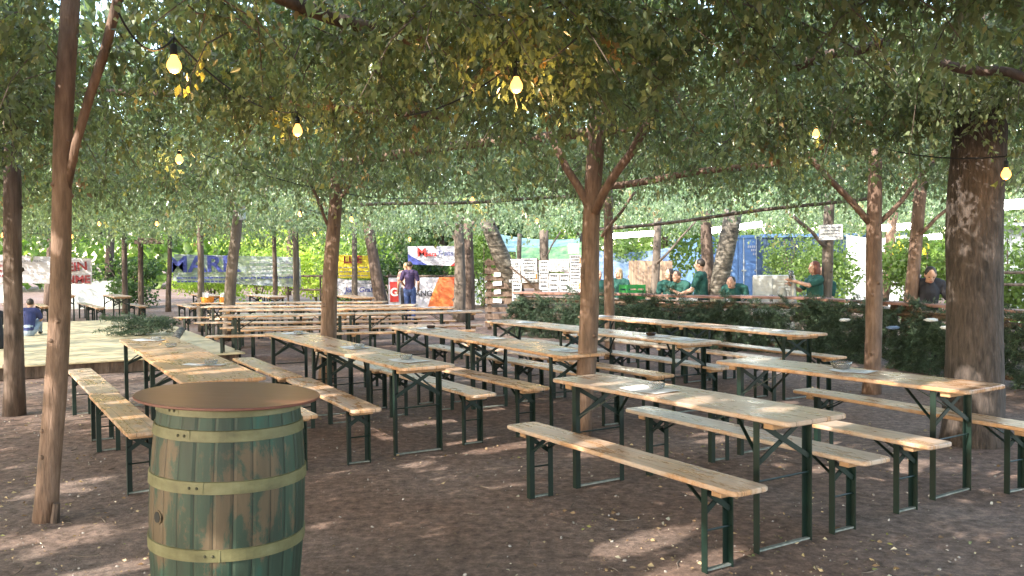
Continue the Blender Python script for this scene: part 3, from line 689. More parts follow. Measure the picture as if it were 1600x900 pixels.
pole('dark pole under the leaves near the top right corner', *ext(gy(1510, 105, 5.6), gy(1590, 122, 5.4), -.5, 1.6), .03, .03, 'barkdark', 65)
pole('thin pole between the first and second light bulb', *ext(gy(255, 150, 7.6), gy(560, 172, 7.2), -.5, 1.4), .032, .03, 'barkpink', 66)
pole('dark pole at the top edge between the left post and the first bulb', *ext(gy(420, -10, 5.2), gy(520, 22, 5.3), -1.6, 2.5), .045, .04, 'barkdark', 67)
pole('pole across the leaf roof behind the lamp in the middle', *ext(gy(560, 320, 15.), gy(860, 308, 14.6), .0, 1.2), .028, .028, 'barkgrey', 68)

# ------------------------------------------------------------------ light bulbs and cables
bulbs = [(272, 103, 4.7, 'biggest bulb of the left, glowing beside the reddish post limb'), (465, 205, 7., 'glowing bulb upper left of centre below the thin pole'), (807, 135, 5.3, 'brightest bulb, glowing top centre among orange-lit leaves'),
 (280, 250, 9., 'small bulb below the biggest left bulb'), (738, 313, 15., 'bulb glowing over the pale forked post'), (469, 335, 16., 'bulb glowing over the blue mesh banner'), (245, 350, 20., 'far bulb above the flat cross board'),
 (155, 350, 20., 'far bulb between the reddish post and the cross board'), (112, 370, 22., 'far bulb right next to the reddish post'), (5, 368, 18., 'far bulb at the left picture edge'), (491, 366, 22., 'far small bulb just left of the slim forked post'),
 (549, 343, 17., 'far small bulb above the yellow banner'), (640, 374, 24., 'far bulb at the corner of the upper white banner'), (839, 346, 19., 'dull orange bulb over the newspaper fence'), (1275, 210, 9.5, 'small bulb left of the brown forked post'), (1572, 273, 7.2, 'bulb beside the thick dark trunk')]
BP = []
for px, py, d, lab in bulbs:
    p = gy(px, py, d); BP.append(p)
    t = thing('light_bulb', lab, 'light bulb', p, 0, 'warm bulbs hanging from the leaf roof')
    r = .038
    b = B(); lathe(b, [(.004, -r*1.05), (r*.6, -r*.85), (r*.95, -r*.3), (r, 0), (r*.9, r*.5), (r*.5, r*1.2), (r*.38, r*1.6)], 14); obj('glass_bulb', b, 'bulb', t, True)
    b = B(); lathe(b, [(r*.46, r*1.5), (r*.5, r*1.7), (r*.46, r*2.9), (r*.15, r*3.1)], 12); obj('socket', b, 'black', t, True)
    b = B(); tube(b, [(0, 0, r*3), (.004, 0, r*4.4)], .004, 5); obj('wire', b, 'cable', t)
    L_ = bpy.data.lights.new('bulb_light', 'POINT'); L_.energy = {4.7: 16, 7.: 12, 5.3: 17, 7.2: 4}.get(d, 14); L_.color = (1, .58, .22); L_.shadow_soft_size = .04
    lo = link(bpy.data.objects.new('bulb_light', L_), t); lo.location = (0, 0, -.05)
def cable(label, ks, sag=.10, pre=None, post_=None):
    pts = [BP[k]+Vector((0, 0, .15)) for k in ks]
    if pre is not None: pts.insert(0, Vector(pre))
    if post_ is not None: pts.append(Vector(post_))
    full = []
    for a, c in zip(pts, pts[1:]):
        for i in range(10): t = i/10; q = a.lerp(c, t); q.z -= sag*4*t*(1-t); full.append(q)
    full.append(pts[-1]); o_ = full[0].copy()
    b = B(); tube(b, [q-o_ for q in full], .006, 5); o = obj('light_cable', b, 'cable'); o.location = o_; tag(o, label, 'cable', 'cables of the bulb strings')
cable('black cable linking the biggest left bulb to the next', [0, 1], .12, gy(185, 20, 4.4), gy(545, 165, 8.))
cable('black cable passing the brightest top bulb', [2], .06, gy(640, 180, 6.3), gy(900, 60, 4.6))
cable('black cable to the bulb over the pale forked post', [3, 4], .3)
cable('black cable over the far crosswise rows', [5, 11, 10], .1)
cable('black cable along the far left bulbs', [9, 8, 7, 6], .1)
cable('black cable to the far bulb at the upper white banner', [12], .05, gy(600, 350, 23.), gy(690, 355, 24.5))
cable('black cable to the dull orange bulb', [13], .05, gy(800, 330, 18.), gy(890, 332, 19.5))
cable('black cable between the small right bulb and the trunk bulb', [14, 15], .15)

# fluorescent lamps
TUB = []
for k, (a, c, lab) in enumerate(((gy(1112, 360, 20.), gy(1190, 350, 20.), 'bright white tube lamp above the blue container doors'), (gy(955, 369, 22.), gy(1025, 364, 22.), 'bright white tube lamp right of the centre post'),
        (gy(1378, 356, 18.), gy(1428, 353, 18.), 'white tube lamp right of the brown forked post'), (gy(1445, 371, 20.), gy(1470, 369, 20.), 'faint white tube lamp left of the thick trunk'), (gy(1562, 321, 12.), gy(1625, 316, 12.), 'white tube lamp at the right picture edge'))):
    c0 = (a+c)/2; t = thing('tube_lamp', lab, 'lamp', c0, 0, 'white tube lamps over the bar')
    b = B(); tube(b, [a-c0, c-c0], .07, 10); TUB.append((a.copy(), c.copy())); obj('tube', b, 'tube', t)
    b = B(); bar(b, a-c0+Vector((0, 0, .05)), c-c0+Vector((0, 0, .05)), .06, .03); obj('housing', b, 'steel', t)

# ------------------------------------------------------------------ stage
def stage():
    u = Vector((-.49, .872)); v = Vector((-.872, -.49)); c0 = Vector((-4.32, 14.19))
    t = thing('stage', 'low pale wooden dance stage on the left', 'stage', (c0.x, c0.y, 0), math.atan2(u.y, u.x))
    # local x = along right edge (away), local y = to the left ... rotated frame: +y is 90deg left of u = (-.872,-.49)
    for i in range(4):
        for j in range(3):
            b = B(); box(b, (1.34+2.68*i, 1.8+3.6*j, .19+.004*((i+j) % 2)), (2.66, 3.585, .024), bev=.003); obj('deck_panel', b, 'stage', t)
    b = B(); box(b, (.1, 5.4, .085), (.04, 10.6, .17)); box(b, (5.3, .12, .085), (10.4, .04, .17)); obj('underside_shade', b, 'barkdark', t)  # dark boards stand in for the shadow under the deck
stage()

# ------------------------------------------------------------------ needles: spruce boughs
def boughs(list_, seed=1, dens=1.):
    r = np.random.default_rng(seed); Ps, Ds, Ls, Cs = [], [], [], []
    for (p, d, L_, w_) in list_:
        p = np.array(p); d = np.array(d)/np.linalg.norm(d)
        side = np.cross(d, [0, 0, 1.]); side /= np.linalg.norm(side)+1e-9
        roll = r.normal()*.5; upv = np.cross(side, d); side = side*math.cos(roll)+upv*math.sin(roll)
        nt_ = int(14*dens); tone = .6+.9*r.random()
        for k in range(nt_):
            f = k/nt_; base = p + d*L_*f + np.array([0, 0, -.12*L_*f*f]); s = 1 if k % 2 else -1
            td = side*s*.8 + d*.65 + r.normal(size=3)*.15; td /= np.linalg.norm(td); tl = w_*(1-f*.75)*(.8+.4*r.random())
            m_ = int(16*dens); q = r.random(m_)
            Ps.append(base + td*tl*q[:, None]); Ds.append(td*.8 + r.normal(size=(m_, 3))*.55); Ls.append(np.full(m_, .062))
            c = np.array([.050, .085, .052])*tone; Cs.append(c*(.7+.7*r.random((m_, 1))) + (r.random((m_, 1)) > .93)*np.array([.05, .06, .02]))
    P, D, L_, C = map(np.concatenate, (Ps, Ds, Ls, Cs))
    return leaf_geo(P, D, L_, .0095, C, .2)
def bough_obj(name, lst, seed, parent=None, dens=1.):
    V, Fq, C = boughs(lst, seed, dens); return link(bpy.data.objects.new(name, fast_mesh(name, V, Fq, C, ('needle',))), parent)
p0 = gz(222, 523, .22); lst = []
for k in range(46):
    a = random.gauss(0, .5)+(math.pi if random.random() < .6 else 0); lst.append(((p0.x+random.uniform(-.28, .28), p0.y+random.uniform(-.35, .35), .26+random.random()*.30), (math.cos(a), math.sin(a)*.6, random.uniform(-.1, .3)), .52, .24))
o = bough_obj('spruce_boughs', lst, 5); tag(o, 'heap of cut green spruce boughs lying on the stage', 'spruce boughs')
a = gz(270, 540, .22); b = B(); tube(b, [(0, 0, .06), (-.12, .5, .14), (-.2, .95, .22)], [.07, .07, .065], 10, True, .06, 3); o = obj('birch_log', b, 'birch', smooth=True); o.location = (a.x, a.y, .2); tag(o, 'pale birch log lying beside the bough heap', 'log')

# ------------------------------------------------------------------ bar counter
def counter_seg(label, A, Bp, boards, seed):
    A, Bp = Vector(A), Vector(Bp); d = Bp-A; Ln = d.length; u = d.normalized(); n = Vector((u.y, -u.x))   # n toward the guests
    if n.dot(Vector((0, -1))) < 0: n = -n
    t = thing('bar_counter', label, 'bar counter', (A.x, A.y, 0), math.atan2(u.y, u.x), 'bar counter sections'); sgn = 1 if Vector((-u.y, u.x)).dot(n) > 0 else -1
    b = B(); nseg = int(Ln/2)+1
    for i in range(nseg):
        x0, x1 = Ln*i/nseg, Ln*(i+1)/nseg; box(b, ((x0+x1)/2, sgn*.05, .945+.012*(i % 2)), (x1-x0+.06, .28, .045), rz=random.uniform(-.015, .015), bev=.006)
    obj('rail_plank', b, 'redrail', t)
    for i in range(nseg+1):
        b = B(); tube(b, [(Ln*i/nseg, -sgn*.06, 0), (Ln*i/nseg+.02, -sgn*.06, .92)], .05, 9, True, .08, seed+i); obj('post', b, 'barkgrey', t)
    for k, z in enumerate((.12, .36, .60, .78)):
        b = B(); tube(b, [(x, sgn*.0+.02*math.sin(x*2+k), z+.03*math.sin(x*1.3+k*2)) for x in np.linspace(-.1, Ln+.1, 9)], [.045]*9, 8, True, .08, k); obj('slat_log', b, 'oldwood', t)
    b = B(); box(b, (Ln/2, -sgn*.34, .83), (Ln, .55, .03)); obj('worktop', b, 'paleboard', t)
    lst = []; r = random.Random(seed)
    for k in range(int(Ln*60)):
        x = r.random()*Ln; z = .06+.84*r.random()**.75; a = r.gauss(0, .7)
        lst.append(((x, sgn*(.07+.06*r.random()), z), (math.sin(a)*1.2, sgn*.22, -.75 if r.random() < .75 else .2), .42, .2))
    bo = bough_obj('bough_cover', lst, seed, t, 1.15); bo['kind'] = 'stuff'
    return t
counter_seg('long rear bar counter covered with spruce boughs, below the newspaper fence', (.15, 19.3), (5.22, 14.75), 4, 71)
counter_seg('right bar counter covered with spruce boughs, behind the thick trunk', (5.22, 14.75), (7.05, 8.6), 4, 72)

# goods on the counter
def small(name, label, cat, parts, loc, rz=0., group=None):
    t = thing(name, label, cat, loc, rz, group)
    for pn, fn, m, sm in parts: b = B(); fn(b); obj(pn, b, m, t, sm)
    return t
p = gy(988, 458, 17.6)
def crate(b):
    for z in (.02, .13, .24): 
        for s in (-1, 1): box(b, (s*.20, 0, z), (.012, .30, .07)); box(b, (0, s*.15, z), (.40, .012, .07))
    for sx in (-1, 1):
        for sy in (-1, 1): box(b, (sx*.197, sy*.147, .14), (.03, .03, .28))
    box(b, (0, 0, .01), (.40, .30, .015))
small('bottle_crate', 'green plastic bottle crate on the rear counter', 'crate', (('frame', crate, 'crate', False),), (p.x, p.y, .86), .4)
for k, (px, d, lab) in enumerate(((1075, 16.8, 'white paper pile on the counter left of the birch'), (1125, 16.2, 'white paper pile on the counter by the birch'))):
    p = gy(px, 458, d); b = B(); box(b, (0, 0, .03), (.3, .22, .06), .2, .004); box(b, (.02, .01, .068), (.26, .2, .012), .5); o = obj('paper_pile', b, 'paper'); o.location = (p.x, p.y, .846); tag(o, lab, 'paper pile', 'paper piles')
p = gy(1240, 450, 15.5)
small('beer_tap', 'white double beer tap on the counter by the woman with the glass', 'beer tap', (('column', lambda b: lathe(b, [(.06, 0), (.05, .05), (.045, .34), (.06, .38), (.03, .42)], 14), 'steel', True),
    ('spout', lambda b: tube(b, [(0, 0, .34), (-.12, -.05, .34), (-.14, -.06, .26)], .014, 8), 'steel', True), ('handle', lambda b: box(b, (-.08, -.03, .44), (.03, .03, .14), bev=.006), 'white', False)), (p.x, p.y, .85))
p = gy(1222, 455, 15.6)
small('jug', 'grey jug on the counter left of the beer tap', 'jug', (('body', lambda b: lathe(b, [(.07, 0), (.09, .05), (.085, .18), (.06, .24), (.065, .27)], 16), 'fridge', True), ('handle', lambda b: tube(b, [(.08, 0, .06), (.14, 0, .1), (.13, 0, .19), (.07, 0, .22)], .01, 7), 'fridge', True)), (p.x, p.y, .85))
GL = 'drinking glasses on the counter'
for k, (px, d, lab) in enumerate(((1160, 16.2, 'empty glass on the counter right of the birch'), (1170, 16.1, 'second empty glass on the counter right of the birch'), (1205, 15.9, 'empty glass in front of the grey cabinet'), (1330, 14.1, 'glass on the counter right of the notice pole'), (1405, 13.2, 'glass near the man looking down'))):
    p = gy(px, 462, d); b = B(); lathe(b, [(.028, 0), (.032, .01), (.036, .13), (.033, .13), (.029, .012)], 12); o = obj('drinking_glass', b, 'glass', smooth=True); o.location = (p.x, p.y, .846); tag(o, lab, 'glass', GL)
for k, (px, py, d, lab) in enumerate(((1320, 500, 13.3, 'pale blue folded cloth under the right counter rail'), (1395, 512, 11.9, 'blue folded cloth hung low on the right counter'), (1455, 500, 11.6, 'white crumpled bag tucked under the right counter rail'), (1480, 512, 11.2, 'small white cloth low on the right counter'))):
    p = gy(px, py, d-.16); b = B(); bmesh.ops.create_icosphere(b, subdivisions=3, radius=1)
    for v in b.verts: v.co *= 1+.25*math.sin(v.co.x*7+k)*math.sin(v.co.y*6+v.co.z*5)
    bmesh.ops.scale(b, vec=(.085, .035, .024), verts=b.verts); o = obj('folded_cloth', b, ('white', 'tarpblue', 'white', 'white')[k], smooth=True); o.location = p; tag(o, lab, 'cloth', 'cloths at the counter')

# grey cabinet
p = gy(1209, 465, 17.0)
small('grey_cabinet', 'low grey metal cabinet behind the counter', 'cabinet', (('body', lambda b: box(b, (0, 0, .66), (.78, .5, 1.3), bev=.01), 'fridge', False), ('door', lambda b: box(b, (-.2, -.262, .66), (.36, .02, 1.2), bev=.004), 'steel', False), ('vent_panel', lambda b: [box(b, (.22, -.262, 1.0+.05*i), (.3, .016, .03)) for i in range(5)], 'steel', False)), (p.x, p.y, 0), -.3)

# ------------------------------------------------------------------ newspaper fence
def fence():
    y = 21.; a, c = gy(764, 420, y), gy(912, 420, y)
    t = thing('slat_fence', 'brown slatted fence at the left end of the bar', 'fence', (a.x, y, 0)); W_ = c.x-a.x
    for x in (0, W_*.5, W_): b = B(); box(b, (x, .06, .84), (.10, .08, 1.72), bev=.006); obj('post', b, 'oldwood', t)
    for k in range(9): b = B(); box(b, (W_/2, -.01+.004*k % .008, .12+.185*k), (W_+.2, .03, .115+.02*(k % 2)), rot=Euler((0, random.uniform(-.012, .012), 0)).to_matrix()); obj('slat', b, 'oldwood', t)
    b = B(); bar(b, (.5, -.08, 1.5), (1.3, -.08, .85), .06, .05); obj('brace', b, 'barkdark', t)
    def poster(px0, px1, py0, py1, lab):
        p, q = gy(px0, py0, y-.06), gy(px1, py1, y-.06); w_, h = q.x-p.x, p.z-q.z
        b = B(); box(b, (0, 0, 0), (w_, .004, h), rot=Euler((0, random.uniform(-.03, .03), 0)).to_matrix()); o = obj('newspaper_poster', b, 'paper'); o.location = ((p.x+q.x)/2, y-.06-random.random()*.006, (p.z+q.z)/2); tag(o, lab, 'poster', 'newspaper posters on the fence')
        b = B(); rows_ = 4
        for k in range(rows_):
            z = h*(.36-.25*k); wd = w_*random.uniform(.6, .86)
            nn = random.randint(4, 6); xx = -wd/2
            for q_ in range(nn): ww = wd/nn; box(b, (xx+ww/2, -.0035, z), (ww*.8, .002, h*.10)); xx += ww
        obj('text', b, 'ink' , o)
        if random.random() < .4: b = B(); box(b, (w_*.42, -.0035, h*.05), (w_*.10, .002, h*.5)); obj('colour_print', b, 'orangeprint', o)
    for i, (x0, x1, y0, y1) in enumerate(((794, 813, 405, 424), (814, 839, 404, 424), (795, 813, 425, 441), (815, 840, 425, 441), (800, 815, 442, 470),
          (842, 857, 407, 430), (858, 873, 405, 424), (874, 889, 405, 424), (890, 908, 399, 417), (842, 857, 431, 456), (858, 873, 427, 456), (874, 889, 427, 456), (890, 907, 418, 437), (890, 907, 438, 457))):
        poster(x0, x1, y0, y1, f'newspaper poster on the slatted fence, {("left", "right")[i > 4]} panel, ' + ('top left', 'top right', 'bottom left', 'bottom right', 'torn one below', 'upper left', 'top second', 'top third', 'topmost at the right', 'lower left', 'lower second', 'lower third', 'middle right', 'lowest right')[i])
    for i, (py, lab) in enumerate(((429, 'highest'), (443, 'second'), (456, 'third'), (470, 'lowest'))):
        p = gy(777, py, y-.07); b = B(); box(b, (0, 0, 0), (.16+.05*(i % 2), .004, .10), rot=Euler((0, random.uniform(-.1, .1), 0)).to_matrix()); o = obj('paper_note', b, 'paper'); o.location = p; tag(o, f'{lab} small white note at the left fence post', 'note', 'white notes on the fence')
    p = gy(896, 388, y+.4); b = B(); box(b, (0, 0, 0), (.26, .004, .24)); o = obj('paper_note', b, 'paper'); o.location = p; tag(o, 'square white note in front of the green tarpaulin', 'note')
fence()
# notice board on pole
p = gy(1298, 363, 15.45); t = thing('notice_board', 'white handwritten notice nailed to a grey pole', 'notice', p); b = B(); box(b, (0, 0, 0), (.42, .008, .265), bev=.002); obj('board', b, 'paper', t)
b = B()
for k in range(4):
    x = -.17
    while x < .13: ww = random.uniform(.03, .07); box(b, (x+ww/2, -.006, .085-.055*k), (ww*.8, .002, .016)); x += ww
obj('lettering', b, 'inkgrey', t); t.rotation_euler = (0, R(-1.), 0)

# ------------------------------------------------------------------ banners
def cloth(name, corners, m, label, wave=.02, nx=18, nz=8, sag=0., cat='banner', group='advertising banners'):
    """corners: top-left, top-right, bottom-right, bottom-left"""
    tl, tr, br_, bl = [Vector(c) for c in corners]; c0 = (tl+tr+br_+bl)/4
    b = B(); vs = []
    for i in range(nx+1):
        for j in range(nz+1):
            u, v = i/nx, j/nz; q = tl.lerp(tr, u).lerp(bl.lerp(br_, u), v) - c0
            q.y += wave*(math.sin(u*11+v*3)+.6*math.sin(u*23-v*5)); q.z -= sag*4*u*(1-u)*(1-.3*v)
            vs.append(b.verts.new(q))
    for i in range(nx):
        for j in range(nz): b.faces.new((vs[i*(nz+1)+j], vs[(i+1)*(nz+1)+j], vs[(i+1)*(nz+1)+j+1], vs[i*(nz+1)+j+1]))
    o = obj(name, b, m, smooth=True); o.location = c0
    if label: tag(o, label, cat, group)
    return o
def words(parent, s, size, at, m, name='lettering', bold=.0, shear=0., sx=1.):
    cu = bpy.data.curves.new(name, 'FONT'); cu.body = s; cu.size = size; cu.align_x = 'CENTER'; cu.align_y = 'CENTER'; cu.extrude = .002; cu.offset = bold; cu.shear = shear
    cu.materials.append(MT[m]); fo = bpy.data.objects.new(name, cu); COL.objects.link(fo); me = bpy.data.meshes.new_from_object(fo.evaluated_get(bpy.context.evaluated_depsgraph_get())); bpy.data.objects.remove(fo)
    if not me.materials: me.materials.append(MT[m])
    o = link(bpy.data.objects.new(name, me), parent); o.location = Vector(at); o.rotation_euler = (R(90), 0, 0); o.scale = (sx, 1, 1); return o
def strips(parent, at, w_, rows_, gap, h, m, name='lettering'):
    b = B()
    for k in range(rows_):
        x = -w_/2
        while x < w_/2-.05: ww = random.uniform(.05, .16); box(b, (x+ww/2, 0, -gap*k), (ww*.75, .003, h)); x += ww
    o = obj(name, b, m, parent); o.location = at
y = 28.
o = cloth('banner', (gy(-40, 396, y), gy(144, 404, y), gy(143, 445, y), gy(-40, 440, y)), 'whitevinyl', 'white banner with dark red capital letters at the far left')
c = o.location
for s, px, py, sz in (('STEIN', 109, 418, .38), ('ÖNME', 114, 437, .33)):
    q = gy(px, py, y-.07)-c; words(o, s, sz, q, 'darkred', bold=.012, sx=1.15).rotation_euler = (R(90), R(-4 if s == 'STEIN' else 0), 0)
strips(o, gy(35, 408, y-.07)-c, 1.4, 1, .1, .05, 'inkgrey'); strips(o, gy(-2, 415, y-.07)-c, .7, 3, .16, .07, 'darkred'); strips(o, gy(110, 428.5, y-.06)-c, 1.2, 1, .1, .015, 'inkgrey')
y = 31.
o = cloth('banner', (gy(272, 397, y), gy(470, 402, y), gy(470, 449, y), gy(270, 439, y)), 'meshfabric', 'long see-through mesh banner with big blue letters', .03)
c = o.location
words(o, 'MARK', .78, gy(318, 414, y-.09)-c, 'blueprint', bold=.02, sx=1.2); strips(o, gy(320, 434, y-.09)-c, 2.0, 2, .13, .05, 'blueprint'); strips(o, gy(425, 410, y-.09)-c, 1.6, 4, .15, .03, 'whitevinyl'); strips(o, gy(420, 434, y-.09)-c, 2., 1, .1, .05, 'blueprint')
y = 28.
o = cloth('banner', (gy(527, 398, y), gy(593, 400, y), gy(591, 435, y), gy(529, 434, y)), 'yellow', 'yellow banner with dark red letters above a white one', .025)
c = o.location; words(o, 'LLIE', .30, gy(551, 406, y-.07)-c, 'darkred', bold=.01, sx=1.15); strips(o, gy(553, 418, y-.07)-c, .95, 3, .13, .035, 'inkgrey')
o = cloth('banner', (gy(526, 434.5, y), gy(598, 437, y), gy(596, 462, y), gy(528, 462, y)), 'whitevinyl', 'sagging white banner with dark blue script below the yellow one', .03, sag=.05)
c = o.location; words(o, 'Jörg Graf', .23, gy(560, 453, y-.08)-c, 'blueprint', bold=.004, shear=.2); strips(o, gy(560, 443, y-.08)-c, 1.0, 1, .1, .03, 'inkgrey')
y = 27.5
o = cloth('banner', (gy(637, 385, y), gy(728, 384, y), gy(728, 416, y), gy(638, 413, y)), 'whitevinyl', 'white banner with blue and red corners, hung highest', .012)
c = o.location
def tri(parent, pts, m, name):
    b = B(); b.faces.new([b.verts.new(Vector(p_)) for p_ in pts]); obj(name, b, m, parent)
tri(o, [gy(637, 397, y-.05)-c, gy(668, 414, y-.05)-c, gy(638, 413, y-.05)-c], 'blueprint', 'blue_corner'); tri(o, [gy(728, 395, y-.05)-c, gy(728, 416, y-.05)-c, gy(704, 415.5, y-.05)-c], 'redprint', 'red_corner')
words(o, 'M', .36, gy(659, 395, y-.06)-c, 'redprint', bold=.01, sx=1.1); words(o, 'osra', .20, gy(673.5, 397, y-.06)-c, 'redprint', bold=.006); words(o, 'Trans', .22, gy(695, 396, y-.06)-c, 'blueprint', shear=.2); strips(o, gy(686, 406, y-.06)-c, .6, 2, .07, .025, 'inkgrey')
y = 27.
o = cloth('banner', (gy(607, 434, y), gy(713, 433, y), gy(713, 481, y), gy(607, 480, y)), 'whitevinyl', 'white and orange-red banner behind the standing man', .015)
c = o.location
b = B(); b.faces.new([b.verts.new(p_-c) for p_ in (gy(686, 433.3, y-.05), gy(713, 433, y-.05), gy(713, 481, y-.05), gy(668, 480.5, y-.05), gy(674, 462, y-.05))]); fm = noisy('orange_red_print', [(.3, (.52, .06, .035)), (.6, (.66, .18, .05)), (.8, (.72, .40, .06))], nscale=1.3, rough=.6); obj('orange_print', b, fm, o)
b = B(); box(b, (0, 0, 0), (.26, .006, .62)); q = obj('red_square', b, 'redprint', o); q.location = gy(616, 456, y-.05)-c
words(o, 'G', .34, gy(616, 457, y-.06)-c, 'white', bold=.012); words(o, 'ANG', .24, gy(662, 459, y-.06)-c, 'ink', bold=.006)

# ------------------------------------------------------------------ container, tarpaulins, huts
def container():
    a = gy(1108, 440, 36.); t = thing('shipping_container', 'blue shipping container with locking rods behind the bar', 'container', (a.x, 36, 0), R(6))
    W_, H_, L_ = 2.44, 2.59, 6.1
    b = B(); box(b, (W_/2, L_/2+.05, H_/2), (W_-.06, L_-.1, H_-.06))
    for i in range(22): box(b, (W_-.01, .25+i*.27, H_/2), (.05, .13, H_-.3))
    obj('body', b, 'container', t)
    for k in (0, 1):
        b = B(); box(b, (.08+.57+k*1.14, -.01, H_/2), (1.12, .05, H_-.16), bev=.01)
        for z in (.5, 1.1, 1.7): box(b, (.65+k*1.14, -.04, z), (.86, .03, .42), bev=.012)
        d = obj('door', b, 'container', t)
        for xx in (.30, .85):
            b = B(); tube(b, [(xx+k*1.14, -.08, .1), (xx+k*1.14, -.08, H_-.1)], .028, 8); box(b, (xx+k*1.14, -.09, 1.15), (.2, .04, .06)); obj('locking_rod', b, 'steel', d)
    for x in (.03, W_-.03): b = B(); box(b, (x, -.02, H_/2), (.12, .12, H_)); obj('corner_post', b, 'container', t)
    b = B(); box(b, (W_/2, -.02, H_-.05), (W_, .12, .12)); obj('header', b, 'container', t)
    b = B(); vs = []
    for k in range(10): r_ = .26 if k % 2 == 0 else .10; vs.append(b.verts.new((.62+r_*math.sin(k*math.pi/5), -.062, 1.95+r_*math.cos(k*math.pi/5))))
    b.faces.new(vs); obj('star_emblem', b, 'whitevinyl', t)
    b = B()
    for z, ww, xc in ((1.42, .5, .6), (2.12, .5, 1.85), (1.98, .3, 1.9), (1.82, .14, 1.9)):
        x = xc-ww/2
        while x < xc+ww/2-.03: box(b, (x+.035, -.07, z), (.05, .006, .10)); x += .085
    obj('markings', b, 'whitevinyl', t)
    # longer side stretch seen through the leaves
container()
t = thing('shipping_container', 'plain blue container side seen through leaves behind the notice pole', 'container', (11.2, 35.5, 0), R(4))
b = B(); box(b, (1.9, 1.3, 1.3), (6., 2.4, 2.5))
for i in range(20): box(b, (-1.0+i*.3, .09, 1.3), (.15, .04, 2.3))
obj('body', b, 'containershade', t); b = B(); box(b, (1.9, .06, 2.55), (6.1, .12, .14)); box(b, (1.9, .06, .08), (6.1, .12, .14)); obj('rail', b, 'container', t)
def tarp(label, corners, m, wave=.06, sag=.1): cloth('tarpaulin', corners, m, label, wave, 22, 10, sag, 'tarpaulin', 'tarpaulins behind the bar')
tarp('teal tarpaulin roof above the newspaper fence', (gy(782, 366, 27), gy(905, 372, 27), gy(906, 388, 25), gy(780, 392, 25)), 'tarpteal')
tarp('green tarpaulin hung above the newspaper fence', (gy(806, 384, 25), gy(908, 378, 25), gy(909, 402, 24), gy(806, 404, 24)), 'tarpgreen')
tarp('blue grey tarpaulin over the board wall', (gy(925, 390, 25), gy(1045, 387, 25), gy(1046, 424, 23.6), gy(925, 462, 23.6)), 'tarpblue', .10)
tarp('bright white tarpaulin wall behind the brown forked post', (gy(1322, 366, 24), gy(1420, 366, 23), gy(1420, 480, 23), gy(1322, 480, 24)), 'tarpwhite')
tarp('white tarpaulin to the left of the newspaper fence', (gy(733, 428, 33), gy(764, 428, 33), gy(764, 480, 33), gy(733, 480, 33)), 'tarpwhite', .03)
tarp('pale tarpaulin strip behind the far left tables', (gy(90, 432, 33), gy(192, 437, 33), gy(190, 500, 33), gy(85, 500, 33)), 'tarpwhite', .05)
tarp('pale cloth below the left end of the lettered banner', (gy(-40, 438, 31), gy(30, 442, 31), gy(30, 470, 31), gy(-40, 470, 31)), 'tarpwhite', .05)
t = thing('board_wall', 'wall of pale upright boards behind the green shirted people', 'board wall', (3.0, 22.6, 0))
for i in range(9): b = B(); box(b, (.065+.125*i, .004*(i % 2), .8+random.uniform(-.02, .03)), (.12, .025, 1.62)); obj('board', b, 'paleboard', t)
b = B(); box(b, (.56, .04, 1.2), (1.15, .04, .08)); box(b, (.56, .04, .4), (1.15, .04, .08)); obj('batten', b, 'paleboard', t)
t = thing('metal_hut', 'grey sheet metal hut right of the thick trunk', 'hut', (11.4, 20.5, 0)); b = B(); box(b, (1.5, 1, 1.15), (3., 2., 2.3))
for i in range(16): box(b, (.1+i*.19, -.01, 1.15), (.08, .03, 2.2))
obj('wall', b, 'forestwall', t); b = B(); box(b, (1.5, .95, 2.36), (3.3, 2.4, .08)); obj('roof', b, 'steel', t)
p = gy(1404, 392, 17.5); small('yellow_bag', 'yellow bag hanging behind the bar, left of the pinkish post', 'bag', (('pouch', lambda b: (bmesh.ops.create_icosphere(b, subdivisions=3, radius=.16), bmesh.ops.scale(b, vec=(.8, .4, 1.2), verts=b.verts)), 'yellow', True), ('strap', lambda b: tube(b, [(0, 0, .15), (.02, 0, .35)], .012, 6), 'yellow', True)), p)
p = gy(1447, 390, 17.5); small('yellow_bag', 'smaller yellow bag hanging right of the pinkish post', 'bag', (('pouch', lambda b: (bmesh.ops.create_icosphere(b, subdivisions=3, radius=.10), bmesh.ops.scale(b, vec=(.7, .4, 1.6), verts=b.verts)), 'yellow', True), ('strap', lambda b: tube(b, [(0, 0, .12), (.02, 0, .3)], .01, 6), 'yellow', True)), p)
# back fence rails by the banners
for k, (A_, B_, lab) in enumerate((((-8., 31.4), (-4., 29.), 'dark railing between the blue mesh and yellow banners'), ((-4., 28.6), (-1.2, 27.6), 'dark railing behind the orange-red banner'))):
    A_, B_ = Vector((*A_, 0)), Vector((*B_, 0)); t = thing('railing', lab, 'railing', A_)
    for i in range(4): b = B(); q = (B_-A_)*i/3; tube(b, [q, q+Vector((0, 0, 1.25))], .035, 7); obj('post', b, 'barkdark', t)
    for z in (.7, 1.18): b = B(); tube(b, [Vector((0, 0, z)), B_-A_+Vector((0, 0, z))], .035, 7); obj('rail', b, 'barkdark', t)
b = B(); tube(b, [(0, 0, 0), (2.6, -2.4, .02)], .03, 7); tube(b, [(0, 0, .22), (2.6, -2.4, .24)], .03, 7); o = obj('rail_bars', b, 'barkgrey'); o.location = (7.4, 17.6, 1.1); tag(o, 'two thin wooden bars behind the man looking down', 'rail bars')

